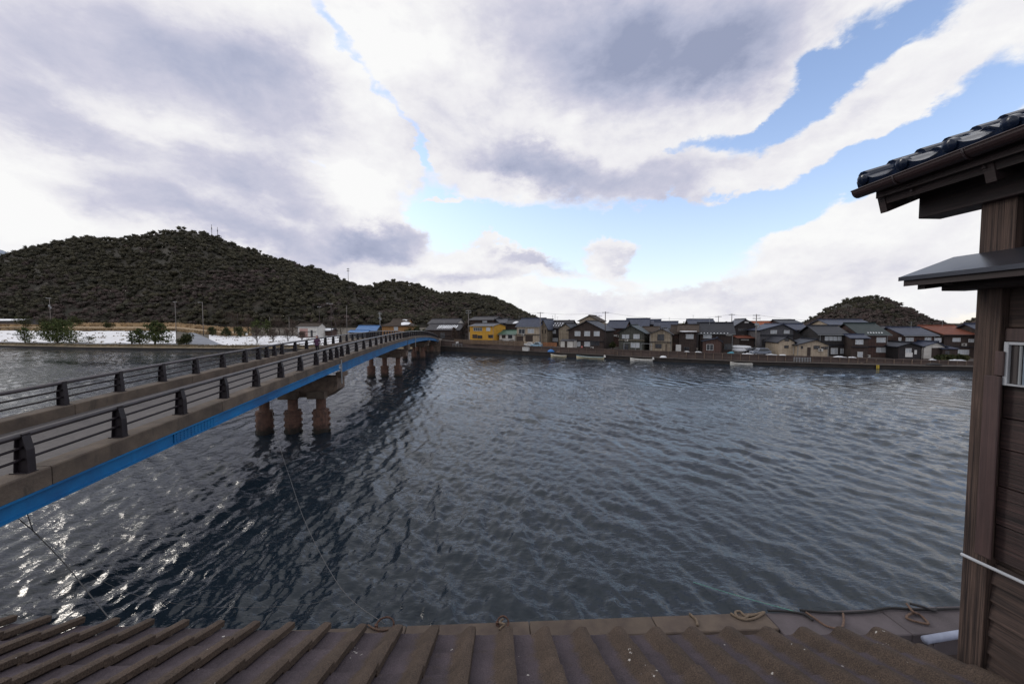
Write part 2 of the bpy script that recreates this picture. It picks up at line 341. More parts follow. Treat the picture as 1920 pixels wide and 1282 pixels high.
def struct(o, kind='structure'): o['kind'] = kind; return o

# ------------------------------------------------------------------ shoreline of the far bank (photo pixel -> distance)
SH = [(-900, 640), (-500, 645), (-200, 649), (0, 651), (160, 654.5), (400, 657), (600, 657.5), (760, 658), (830, 658.5), (900, 661.5), (960, 665), (1070, 670), (1180, 675.5), (1290, 680.5), (1400, 685), (1520, 688), (1640, 691.5), (1740, 694), (1820, 695.5), (2000, 699), (2300, 705), (2700, 712)]
shx = np.array([a for a, b in SH], float); shY = np.array([onz(a, b, 0).y for a, b in SH])
def shore(px): return float(np.interp(px, shx, shY))
def rayx(px): return ray(px, 640)[0]
TZ = [(600, 3.0), (830, 2.9), (880, 2.3), (960, 1.95), (1100, 1.9), (1150, 1.85), (1300, 1.77), (1400, 1.65), (1520, 1.45), (1640, 1.25), (1820, 1.1), (2700, 1.1)]
def gz(px): return float(np.interp(px, [a for a, b in TZ], [b for a, b in TZ]))
LBK = [0, 2, 6, 10, 14, 20, 30, 45, 60, 100, 150, 260, 900]
LZ1 = [.6, 1.1, 1.25, 1.4, 1.5, 2.2, 3.7, 5.5, 6.0, 7.4, 8.6, 9, 9]
LZ2 = [.6, 1.1, 1.25, 1.4, 1.5, 1.9, 2.6, 3.2, 3.6, 4.6, 6.2, 8, 9]
def gnd(px, back):
    a = np.interp(back, LBK, LZ1); b = np.interp(back, LBK, LZ2)
    t = min(max((px - 330) / 90, 0), 1); l = a * (1 - t) + b * t
    r = gz(px) + .012 * max(back - 40, 0)
    if back < 3.2: r = min(gz(px), 1.2)
    t = min(max((px - 812) / 16, 0), 1); t2 = t
    return float(l * (1 - t2) + r * t2)
def gp(px, back, dz=0.0):
    Y = shore(px) + back; return Vector((rayx(px) * Y, Y, gnd(px, back) + dz))

# ------------------------------------------------------------------ terrain strips
cols = np.concatenate([np.arange(-900, 0, 30), np.arange(0, 1900, 8), np.arange(1900, 2701, 40)])
def strip(name, px0, px1, backs, m, dz=0.0, wob=0.0, kind='structure', step=None):
    cs = [c for c in cols if px0 < c < px1]; cs = [px0] + cs + [px1]
    V = []; F = []
    for i, c in enumerate(cs):
        for j, b in enumerate(backs):
            bb = b + (wob * mnoise.noise(Vector((c * .05, j * 3.7, b * .1))) if wob and j in (0, len(backs) - 1) else 0)
            V.append(gp(c, bb, dz))
    n = len(backs)
    for i in range(len(cs) - 1):
        for j in range(n - 1): F.append((i * n + j, (i + 1) * n + j, (i + 1) * n + j + 1, i * n + j + 1))
    mb = MB(); mb.v = V; mb.f = F
    return struct(mb.build(name, m), kind)
strip('ground', -900, 2700, [3.3, 6, 10, 14, 20, 26, 32, 38, 45, 60, 80, 100, 150, 260, 500, 900], groundm)
strip('riverbank', -900, 826, [0, 1, 2, 3.3, 4.5, 6], verge, .12, 0)
# dark retaining edge of the left bank
mb = MB(); cs = [c for c in cols if c <= 826]
V = []
for c in cs:
    a = gp(c, 0, .12); V += [(a.x, a.y, -2), (a.x, a.y, a.z)]
mb.add(V, [(2 * i, 2 * i + 2, 2 * i + 3, 2 * i + 1) for i in range(len(cs) - 1)]); struct(mb.build('bank_edge_wall', quayw))
strip('road', -900, 560, [6.3, 8, 10, 11.5], bankroad, .10)
strip('snow_field', -900, 330, [12.5, 14, 17, 20, 25, 30, 36, 42, 46], snowfield_m, .14, 3)
strip('snow_field', 392, 640, [8.5, 11, 14, 20, 25, 30, 36, 42, 48], snowfield_m, .15, 4)
strip('reed_field', -900, 470, [50, 60, 70, 80, 100, 125, 150], reeds, .25, 5)
strip('town_street', 830, 2700, [3.6, 6, 10, 20, 40, 80], townm, .06)
# side road climbing from the bank road between the two snow fields
V = []; ks = np.linspace(0, 1, 14)
for t in ks:
    b = 9 + t * 38; c = 372 - 18 * t * 0 - 12 * t
    V += [gp(c - 22 * (1 - t) - 4, b, .22), gp(c + 40 * (1 - t) + 5, b, .22)]
mb = MB(); mb.add(V, [(2 * i, 2 * i + 1, 2 * i + 3, 2 * i + 2) for i in range(len(ks) - 1)]); struct(mb.build('side_road', bankroad))

# far quay: ledge, battered wall with parapet, joints
def quay():
    px0, px1 = 822, 2700
    cs = [px0] + [c for c in cols if px0 < c < px1] + [px1]
    def P(c, b, z):
        Y = shore(c) + b; return (rayx(c) * Y, Y, z)
    def ledz(c): return float(np.interp(c, [822, 960, 1180, 1400, 2700], [1.7, 1.25, .95, .85, .8]))
    def sweep(name, prof, m, parent=None):
        V = []; F = []; n = None
        for c in cs:
            pr = prof(c); n = len(pr); V += [P(c, b, z) for b, z in pr]
        for i in range(len(cs) - 1):
            for j in range(n - 1): F.append((i * n + j, (i + 1) * n + j, (i + 1) * n + j + 1, i * n + j + 1))
        mb = MB(); mb.v = V; mb.f = F; return mb.build(name, m, parent)
    struct(sweep('quay_ledge', lambda c: [(0, -2), (0, ledz(c) - .12), (-.12, ledz(c) - .1), (-.12, ledz(c)), (2.4, ledz(c))], quayw))
    struct(sweep('quay_ledge_top', lambda c: [(-.1, ledz(c) + .012), (.35, ledz(c) + .012)], conc_dark))
    struct(sweep('quay_wall', lambda c: [(2.3, ledz(c) - .3), (2.6, gz(c) + .1), (2.55, gz(c) + .12), (2.55, gz(c) + .58), (2.95, gz(c) + .58), (2.95, gz(c) - .3)], quaym))
    # vertical buttress joints on the wall, one part each
    w = bpy.data.objects['quay_wall']
    for k, c in enumerate(range(845, 1840, 17)):
        a = Vector(P(c, 2.28, ledz(c))); b = Vector(P(c, 2.53, gz(c) + .56)); w_ = .10
        mb = MB(); d = (Vector(P(c + 2, 2.3, 0)) - Vector(P(c, 2.3, 0))).normalized() * w_
        mb.prism([a, a + d, b + d, b], (0, .12, 0)); o = mb.build('joint_rib', conc_dark, w)
quay()

# ------------------------------------------------------------------ hills with forest
def hill(name, sil, Yb, Yc, Yback, zb, px0, px1, mat_, seed, ncol=90, amp=6):
    sx = [a for a, b in sil]; sy = [b for a, b in sil]
    pxs = np.linspace(px0, px1, ncol); ts = np.concatenate([np.linspace(-.12, 1, 26), np.linspace(1.08, 2, 10)])
    def zf(px, t):
        cy = np.interp(px, sx, sy); H = HC + ray(px, cy)[1] * Yc
        X = rayx(px) * Yc
        if t <= 1: f = max(t, 0) ** .85
        else: f = max(0.0, 1 - (t - 1) ** 1.3)
        rav = mnoise.noise(Vector((X * .012 + seed, t * 1.3, seed))) * .5 + mnoise.noise(Vector((X * .035 + seed, t * 3, seed + 5))) * .3
        z = zb + (H - zb) * f + rav * amp * math.sin(math.pi * min(max(t, 0), 1)) * 3.4
        return z
    def pos(px, t):
        Y = Yb + (Yc - Yb) * t if t <= 1 else Yc + (Yback - Yc) * (t - 1)
        return (rayx(px) * Y, Y, zf(px, t) if t >= 0 else zb - 3)
    V = [pos(p, t) for p in pxs for t in ts]; n = len(ts)
    F = [(i * n + j, (i + 1) * n + j, (i + 1) * n + j + 1, i * n + j + 1) for i in range(ncol - 1) for j in range(n - 1)]
    mb = MB(); mb.v = V; mb.f = F; struct(mb.build(name, mat_, smooth=True))
    return pos

def ico(sub):
    import bmesh
    bm = bmesh.new(); bmesh.ops.create_icosphere(bm, subdivisions=sub, radius=1); bm.verts.ensure_lookup_table()
    V = np.array([v.co for v in bm.verts]); F = np.array([[v.index for v in f.verts] for f in bm.faces]); bm.free(); return V, F
ICO1, ICF1 = ico(1); ICO2, ICF2 = ico(2)

def foliage_mat(name, stops, rough=.9):
    m = bpy.data.materials.new(name); m.use_nodes = True; nt = m.node_tree; N = nt.nodes; L = nt.links; p = N['Principled BSDF']
    p.inputs['Roughness'].default_value = rough; p.inputs['Specular IOR Level'].default_value = .15
    a = N.new('ShaderNodeAttribute'); a.attribute_name = 'tint'
    cr = N.new('ShaderNodeValToRGB'); L.new(a.outputs['Fac'], cr.inputs[0]); e = cr.color_ramp.elements
    e[0].position, e[0].color = stops[0][0], (*stops[0][1], 1); e[1].position, e[1].color = stops[-1][0], (*stops[-1][1], 1)
    for pos_, c in stops[1:-1]: q = e.new(pos_); q.color = (*c, 1)
    tc = N.new('ShaderNodeTexCoord'); n = N.new('ShaderNodeTexNoise'); n.inputs['Scale'].default_value = .9; n.inputs['Detail'].default_value = 5; L.new(tc.outputs['Object'], n.inputs[0])
    mr = N.new('ShaderNodeMapRange'); mr.inputs['From Min'].default_value = .3; mr.inputs['From Max'].default_value = .7; mr.inputs['To Min'].default_value = .65; mr.inputs['To Max'].default_value = 1.3; L.new(n.outputs[0], mr.inputs['Value'])
    mm = N.new('ShaderNodeMixRGB'); mm.blend_type = 'MULTIPLY'; mm.inputs[0].default_value = 1; L.new(cr.outputs[0], mm.inputs[1]); L.new(mr.outputs[0], mm.inputs[2])
    L.new(mm.outputs[0], p.inputs['Base Color'])
    b = N.new('ShaderNodeBump'); b.inputs['Strength'].default_value = .9; b.inputs['Distance'].default_value = .6; L.new(n.outputs[0], b.inputs['Height']); L.new(b.outputs[0], p.inputs['Normal'])
    MATS[name] = m; return m
woodm = foliage_mat('winter_wood', [(0, (.040, .040, .030)), (.22, (.068, .062, .040)), (.45, (.050, .048, .038)), (.55, (.066, .057, .050)), (.8, (.088, .068, .063)), (1, (.115, .082, .076))])
hillm = mat('hill_soil', (.045, .038, .028), .95, (.025, .024, .018), .05, .3, .5)

def forest(name, pos, px0, px1, n, Ymid, seed, size=(3.2, 5.4), brown=0.35, lobes=4, tmin=0.0, tmax=1.12):
    r = np.random.default_rng(seed); V = []; F = []; T = []; off = 0
    for i in range(n):
        px = r.uniform(px0, px1); t = tmax * r.random() ** 1.12 - .02
        x, y, z = pos(px, max(t, 0)); y += min(t, 0) * 400
        nb = mnoise.noise(Vector((x * .018 + seed, y * .018, 3.1))) + .5 * mnoise.noise(Vector((x * .05, y * .05 + seed, 9.1)))
        isb = nb + (.55 - t) * .85 + r.normal() * .22 > (.5 - brown)
        s = r.uniform(*size) * (1.0 if not isb else .9)
        tint = r.uniform(.55, 1.0) if isb else r.uniform(0, .46)
        conif = False
        for k in range(lobes):
            if conif:
                c = np.array([x + r.normal() * .3, y + r.normal() * .3, z + s * (.5 + k * .62)]); rad = np.array([1, 1, .9]) * s * (.62 - .13 * k)
            else:
                a = r.uniform(0, 6.28); q = s * .62 * math.sqrt(r.random())
                c = np.array([x + q * math.cos(a), y + q * math.sin(a), z + s * r.uniform(.45, 1.1)]); rad = np.array([1, 1, r.uniform(.62, .95)]) * s * r.uniform(.36, .62)
            v = ICO1 * (1 + r.uniform(-.25, .25, (12, 1))) * rad * .86 + c
            V.append(v); F.append(ICF1 + off); off += 12; T.append(np.full(12, np.clip(tint * .8 + r.normal() * .05, 0, 1)))
            m_ = 20; d = r.normal(size=(m_, 3)); d[:, 2] = np.abs(d[:, 2]) * 1.1 - .25; d /= np.linalg.norm(d, axis=1)[:, None]
            cc = c + d * rad * r.uniform(.82, 1.22, (m_, 1)); e1 = r.normal(size=(m_, 3)); e2 = r.normal(size=(m_, 3)); sz = r.uniform(.30, .75, (m_, 1)) * (s / 4.5) ** .5
            e1 *= sz / np.linalg.norm(e1, axis=1)[:, None]; e2 *= sz / np.linalg.norm(e2, axis=1)[:, None]
            q_ = np.stack([cc + e1, cc + e2, cc - (e1 + e2) * .7], 1).reshape(-1, 3)
            V.append(q_); F.append(np.arange(m_ * 3).reshape(-1, 3) + off); off += m_ * 3; T.append(np.repeat(np.clip(tint + r.normal(0, .09, m_), 0, 1), 3))
    o = np_mesh(name, np.concatenate(V), np.concatenate(F), woodm, attrs={'tint': ('POINT', np.concatenate(T))})
    return struct(o, 'stuff')

far_m = mat('hazed_snowy_mountain', (.30, .36, .45), .95, (.13, .17, .23), .02, .2, .05)  # snow-specked slope; distance haze is painted into its blue-grey colour
hill('mountain', [(-700, 500), (-200, 440), (-40, 462), (0, 464), (20, 471), (60, 490), (200, 530)], 900, 1500, 1900, 5, -700, 200, far_m, 5, 40)
sil1 = [(-900, 560), (-500, 530), (-200, 505), (0, 486), (60, 470), (110, 458), (160, 450), (235, 452), (300, 440), (345, 434), (400, 441), (450, 463), (520, 489), (600, 509), (650, 530), (700, 552), (760, 575), (840, 600), (900, 609)]
p1 = hill('hill', sil1, 290, 470, 640, 8, -900, 900, hillm, 1, 120, 7)
sil2 = [(600, 560), (660, 548), (700, 538), (735, 530), (790, 538), (820, 553), (880, 553), (930, 563), (960, 578), (990, 596), (1030, 612)]
p2 = hill('hill', sil2, 330, 500, 640, 6, 600, 1030, hillm, 2, 50, 5)
sil3 = [(1460, 618), (1505, 611), (1545, 584), (1590, 565), (1640, 558), (1690, 575), (1740, 602), (1780, 614), (1830, 620)]
p3 = hill('hill', sil3, 270, 360, 470, 5, 1460, 1830, hillm, 3, 40, 2)
sil4 = [(1760, 620), (1800, 616), (1840, 594), (1900, 575), (2000, 560), (2200, 570), (2500, 600)]
p4 = hill('hill', sil4, 250, 330, 430, 5, 1760, 2500, hillm, 4, 40, 2)
forest('forest', p1, -560, 890, 8200, 400, 11, (1.9, 4.6), .06, 3)
forest('forest', p2, 610, 1020, 2500, 430, 12, (2.0, 4.2), .15, 3)
forest('forest', p3, 1470, 1825, 1100, 320, 13, (1.6, 3.0), .75)
forest('forest', p4, 1765, 2100, 450, 300, 14, (1.7, 3.1), .3)

# masts on the hill crests
def mast(px, ytop, ybase, Y, label, plat=False):
    b = at(px, ybase, Y); t_ = at(px, ytop, Y); h = t_.z - b.z; b.z -= 6
    t = thing('radio_mast', label, 'mast', b)
    h += 6
    MB().tube([(0, 0, 0), (0, 0, h)], [.35, .18], 6).build('pole', polem, t)
    if plat:
        for zz in (h * .82, h * .93): MB().tube([(0, 0, zz - .25), (0, 0, zz + .25)], 1.6, 8).build('antenna_ring', greym, t)
    else:
        MB().box(-.5, .5, -.2, .2, h * .6, h * .78).build('antenna_panel', greym, t)
mast(397, 421, 436, 470, 'thin mast on the hilltop, left of a fainter one')
mast(408, 426, 438, 474, 'fainter short mast just right of the hilltop mast')
mast(653, 502, 526, 480, 'mast with ring platforms in the dip between the two hills', True)

# ------------------------------------------------------------------ water
def water():
    nr, na = 700, 960
    r0, r1 = 4.0, 520.0
    rr = r0 * (r1 / r0) ** (np.linspace(0, 1, nr)); aa = np.radians(np.linspace(-78, 78, na))
    Rr, A = np.meshgrid(rr, aa, indexing='ij'); X = Rr * np.sin(A); Y = Rr * np.cos(A); Z = np.zeros_like(X)
    r = np.random.default_rng(3)
    for i in range(84):
        lam = .28 * (2.8 / .28) ** (r.random() ** 1.05)
        th = math.radians(205) + r.normal() * .55       # wind from the right, behind the houses
        k = 2 * math.pi / lam; a = .0078 * lam ** .72
        ph = r.uniform(0, 6.28)
        fade = np.clip(1.6 - Rr * .010 / lam, 0, 1)  # short waves left to the surface relief far away
        s = np.sin(k * (X * math.cos(th) + Y * math.sin(th)) + ph + .8 * np.sin(.13 * X + .21 * Y + i))
        Z += a * fade * (1 - 2 * np.sqrt(np.clip(1 - (s * .5 + .5), 0, 1)) * .9 + .35) * .9
    g = .86 + .38 * np.sin(.13 * X + .06 * Y + 1 + .8 * np.sin(.05 * Y)) * np.sin(.10 * Y - .05 * X + .6 * np.sin(.09 * X)) + .18 * np.sin(.31 * X - .22 * Y + 2) * np.sin(.27 * Y + .11 * X)
    Z *= g
    V = np.stack([X, Y, Z], -1).reshape(-1, 3)
    i = np.arange(nr - 1)[:, None] * na + np.arange(na - 1)[None, :]
    F = np.stack([i, i + na, i + na + 1, i + 1], -1).reshape(-1, 4)
    m = bpy.data.materials.new('river_water'); m.use_nodes = True; nt = m.node_tree; N = nt.nodes; L = nt.links; p = N['Principled BSDF']
    p.inputs['Base Color'].default_value = (.013, .021, .031, 1); p.inputs['Roughness'].default_value = .04; p.inputs['IOR'].default_value = 1.333
    tc = N.new('ShaderNodeTexCoord'); prev = None
    # gusts: patches where the small ripples are stronger
    gm = N.new('ShaderNodeMapping'); gm.inputs['Scale'].default_value = (.6, 1.3, 1); gm.inputs['Rotation'].default_value = (0, 0, R(-15)); L.new(tc.outputs['Object'], gm.inputs[0])
    gn = N.new('ShaderNodeTexNoise'); gn.inputs['Scale'].default_value = .055; gn.inputs['Detail'].default_value = 4; gn.inputs['Distortion'].default_value = 1.0; L.new(gm.outputs[0], gn.inputs[0])
    gr = N.new('ShaderNodeMapRange'); gr.inputs['From Min'].default_value = .35; gr.inputs['From Max'].default_value = .62; gr.inputs['To Min'].default_value = .35; gr.inputs['To Max'].default_value = 1.25; L.new(gn.outputs[0], gr.inputs['Value'])
    for sc_, st, dist, stre in ((1.6, (1, 2.0, 1), .045, 1.0), (4.4, (1, 1.9, 1), .018, 1.0), (11, (1, 1.6, 1), .003, 1.0)):
        mp = N.new('ShaderNodeMapping'); mp.inputs['Scale'].default_value = st; mp.inputs['Rotation'].default_value = (0, 0, R(-22)); L.new(tc.outputs['Object'], mp.inputs[0])
        n = N.new('ShaderNodeTexNoise'); n.inputs['Scale'].default_value = sc_; n.inputs['Detail'].default_value = 3; n.inputs['Roughness'].default_value = .55; n.inputs['Distortion'].default_value = .6
        L.new(mp.outputs[0], n.inputs[0])
        b = N.new('ShaderNodeBump'); b.inputs['Strength'].default_value = stre; b.inputs['Distance'].default_value = dist; L.new(n.outputs[0], b.inputs['Height']); L.new(gr.outputs[0], b.inputs['Strength'])
        if prev: L.new(prev, b.inputs['Normal'])
        prev = b.outputs[0]
    L.new(prev, p.inputs['Normal'])
    o = np_mesh('water', V, F, m, smooth=True); struct(o)
    # calm continuation all round, just below
    mb = MB(); mb.add([(-2500, -600, -.25), (2500, -600, -.25), (2500, 2500, -.25), (-2500, 2500, -.25)], [(0, 1, 2, 3)]); struct(mb.build('water', m))
water()

# ------------------------------------------------------------------ bridge
def Bp(d, c, z): return Vector((-.108 * d - c, d - .108 * (c - 10.75), z))
def zk(d):
    k = .00043 if d < 66 else .0007
    return HC - (2.15 + k * (d - 66) ** 2)
CR, CL = 10.75, 16.3
def bridge():
    t = thing('bridge', 'long low road bridge with blue girders and dark railings crossing the river', 'bridge', Bp(9, 13.5, 0))
    ds = list(np.arange(2, 127.1, 1.5)) + [128.5]
    def sweep(name, prof, m, d0=2, d1=128.5, parent=t, step=1.5, smooth=False):
        dd = [d0] + [float(x) for x in np.arange(math.ceil(d0 / step) * step + .01, d1, step)] + [d1]
        mb = MB(); mb.loft([[Bp(d, c, zk(d) + z) for c, z in prof] for d in dd]); return mb.build(name, m, parent, world=True, smooth=smooth)
    rd = -.42
    sweep('deck', [(11.06, rd), (15.98, rd), (15.98, rd - .2), (11.06, rd - .2)], asphalt)
    # kerbs are cast in lengths, each its own part
    joints = [2, 9.4, 16, 22.6, 29.2, 31.6, 38, 45, 52, 59, 64.2, 71, 78, 85, 92, 97.2, 104, 111, 118, 128.5]
    for a, b in zip(joints[:-1], joints[1:]):
        sweep('kerb', [(10.47, -.46), (10.47, -.03), (10.50, 0), (11.02, 0), (11.05, -.03), (11.05, -.46)], conc, a + .012, b - .012)
        sweep('kerb', [(15.99, -.46), (15.99, -.03), (16.02, 0), (16.58, 0), (16.61, -.03), (16.61, -.46)], conc, a + .012, b - .012)
    piers = [31.0, 64.0, 97.0, 119.0]
    spans = [(2, 30.6, .44), (31.2, 63.7, .74), (64.3, 96.7, .74), (97.3, 128, .70)]
    for a, b, h in spans:
        for c in (10.56, 13.5, 16.45):
            g = sweep('girder', [(c - .12, -.465), (c + .16, -.465), (c + .16, -.51), (c + .02, -.51), (c + .02, -.42 - h), (c + .16, -.42 - h), (c + .16, -.46 - h), (c - .12, -.46 - h), (c - .12, -.42 - h), (c - .02, -.42 - h), (c - .02, -.51), (c - .12, -.51)], bluep, a, b)
            if c == 10.56:
                # dark rust line under the lower flange and stiffeners / splice plate
                for s in np.arange(a + 3.1, b - 1, 6.6):
                    mb = MB(); q = [Bp(s, c - .022, zk(s) - .52), Bp(s + .05, c - .022, zk(s) - .52), Bp(s + .05, c - .022, zk(s) - .43 - h), Bp(s, c - .022, zk(s) - .43 - h)]
                    mb.prism(q, (-.10, 0, 0)); mb.build('stiffener', bluep, g, world=True)
    # splice plate with bolts on the first girder
    g = [o for o in t.children if o.name.startswith('girder')][0]
    mb = MB(); s0, s1 = 13.4, 15.6
    mb.prism([Bp(s0, 10.53, zk(s0) - .53), Bp(s1, 10.53, zk(s1) - .53), Bp(s1, 10.53, zk(s1) - .86), Bp(s0, 10.53, zk(s0) - .86)], (.025, 0, 0)); sp = mb.build('splice_plate', bluep, g, world=True)
    mb = MB()
    for s in np.linspace(s0 + .12, s1 - .12, 12):
        for z in np.linspace(-.57, -.82, 4):
            p = Bp(float(s), 10.53, zk(s) + z); mb.tube([p + Vector((.01, 0, 0)), p + Vector((.05, 0, 0))], .024, 5)
    mb.build('bolt_rows', bluep, g, world=True)['kind'] = 'stuff'
    # railings
    dR = [9.08 + 2.5 * k for k in range(-2, 8)] + [28.2, 29.4, 30.7, 31.9, 33.5] + [36 + 2.53 * k for k in range(0, 11)] + [62.5, 63.6, 64.8, 66.1] + [68.6 + 2.5 * k for k in range(11)] + [95.2, 96.3, 97.5, 98.7] + [101.2 + 2.5 * k for k in range(11)]
    dL = [13.40 + 2.5 * k for k in range(-4, 7)] + [30.2, 31.4, 32.6, 33.9] + [36.4 + 2.5 * k for k in range(11)] + [62.5, 63.6, 64.8, 66.1] + [68.6 + 2.5 * k for k in range(11)] + [95.2, 96.3, 97.5, 98.7] + [101.2 + 2.5 * k for k in range(11)]
    # post meshes: I-section that tapers upward, sloping outer flange
    def post_mesh(s):
        mb = MB(); w = .09
        out = [(0.18, 0), (0.165, .55), (.09, .88), (.03, .95)]      # outward side (towards +s)
        inn = [(-.14, 0), (-.10, .60), (-.07, .93)]
        def flange(pts, th):
            for (a, z0), (b, z1) in zip(pts[:-1], pts[1:]):
                mb.prism([(s * a, -w, z0), (s * b, -w, z1), (s * (b - th), -w, z1), (s * (a - th), -w, z0)], (0, 2 * w, 0))
        flange(out, .018); flange([(a + .018, z) for a, z in inn], .018)
        mb.prism([(s * p[0], -.012, p[1]) for p in [(.16, .01), (.145, .55), (.07, .87), (-.05, .92), (-.08, .6), (-.12, .01)]], (0, .024, 0))
        mb.box(-.09, .09, -w, w, .90, .94)
        mb.box(-.20, .20, -.12, .12, -.004, .02)
        o = mb.build('post', rail, None); me = o.data; bpy.data.objects.remove(o); return me
    for side, c, dd, s in (('r', CR, dR, 1), ('l', CL, dL, -1)):
        rl = thing('railing', '', 'x', (0, 0, 0)); del rl['label']; del rl['category']; rl.parent = t
        me = post_mesh(s)
        base = t.location
        for d in dd:
            o = bpy.data.objects.new('post', me); C.objects.link(o); o.parent = rl
            o.location = Bp(d, c, zk(d)) - base; o.rotation_euler = (0, 0, R(6.2))
        for nm, z, r_, m_, dc in (('top_rail', .90, .078, railtop, -.0), ('middle_rail', .60, .038, rail, 0), ('lower_rail', .32, .038, rail, 0)):
            mb = MB(); pts = [Bp(float(d), c + dc, zk(float(d)) + z) for d in np.arange(3.0, 127.5, 1.25)]
            mb.tube(pts, r_, 8 if nm == 'top_rail' else 6); mb.build(nm, m_, rl, world=True, smooth=True)
    # piers
    for pi, d in enumerate(piers):
        pr = thing('pier', '', 'x'); del pr['label']; del pr['category']; pr.parent = t
        h = spans[pi][2]
        ztop = [4.57, 4.55, 4.35, 3.9][pi]; zgb = zk(d) - .46 - max(h, spans[min(pi + 1, 3)][2])
        ang = R(6.2); base = t.location
        cx = [12.1, 14.25, 16.4]
        def bx(c0, c1, e0, e1, z0, z1, name, m, bev=0):
            mb = MB(); q = []
            for (c, e) in ((c0, e0), (c1, e0), (c1, e1), (c0, e1)):
                q.append(Bp(d, c, z0) + Vector((0, e, 0)))
            mb.prism(q, (0, 0, z1 - z0)); return mb.build(name, m, pr, world=True, bevel=bev)
        capb = [2.97, 3.35, 3.2, 2.8][pi]
        # cap beam with chamfered end
        mb = MB(); lo = [Bp(d, 10.72, ztop), Bp(d, 10.72, ztop - 1.0), Bp(d, 11.5, capb), Bp(d, 17.1, capb), Bp(d, 17.6, ztop - 1.0), Bp(d, 17.6, ztop)]
        mb.prism([p + Vector((0, -.25, 0)) for p in lo], (0, 1.35, 0)); mb.build('cap_beam', conc_dark, pr, world=True, bevel=.03)
        for c in (10.56, 13.5, 16.45):
            bx(c + .35, c - .20, -.1, .85, ztop + .003, zgb - .003, 'bearing', conc_dark)
        for c in cx:
            bx(c + .72, c - .62, -.80, -.252, capb - .06, capb + .50, 'pile_bracket', conc, .02)
            p0 = Bp(d, c, 0)
            MB().tube([p0 + Vector((0, -.05, capb - .1)), p0 + Vector((0, -.05, 1.85))], .37, 16).build('pile', pile, pr, world=True, smooth=False)
            mb = MB(); mb.tube([p0 + Vector((0, -.05, -2.2)), p0 + Vector((0, -.05, 1.95))], .60, 18); sl = mb.build('sleeve', pile, pr, world=True)
            mb = MB()
            for z in (.22, .70, 1.18, 1.66):
                for k in range(2):
                    a = math.pi * k + .05; q = p0 + Vector((math.cos(a) * .63, math.sin(a) * .63 - .05, z)); mb.box(q.x - .075, q.x + .075, q.y - .09, q.y + .09, z - .11, z + .11)
                mb.tube([p0 + Vector((0, -.05, z - .05)), p0 + Vector((0, -.05, z + .05))], .612, 18)
            mb.build('clamp_lugs', pile, pr, world=True)['kind'] = 'stuff'
    # drain pipe hanging from the kerb
    for d in (30.6, 72.0):
        p = Bp(d, 10.40, zk(d)); MB().tube([p + Vector((.05, 0, -.15)), p + Vector((.05, 0, -2.05))], .05, 8).build('drain_pipe', greym, t, world=True)
    # abutment at the far bank
    mb = MB(); mb.prism([Bp(124.5, 9.9, -1), Bp(124.5, 17.3, -1), Bp(133, 17.3, -1), Bp(133, 9.9, -1)], (0, 0, 1 + zk(126) - .7)); mb.build('abutment', conc_dark, t, world=True)
    mb = MB(); mb.prism([Bp(128.6, 10.4, 2), Bp(128.6, 16.7, 2), Bp(142, 16.7, 2), Bp(142, 10.4, 2)], (0, 0, zk(128) - 2.42)); mb.build('approach_slab', asphalt, t, world=True)
    return t
bridge()

# ------------------------------------------------------------------ near side: lodging frame turned 2.8 degrees
YAW = R(2.8); cy_, sy_ = math.cos(YAW), math.sin(YAW)
def loc2w(x, y, z=0): return Vector((x * cy_ - y * sy_, x * sy_ + y * cy_, z))
EYE = HC

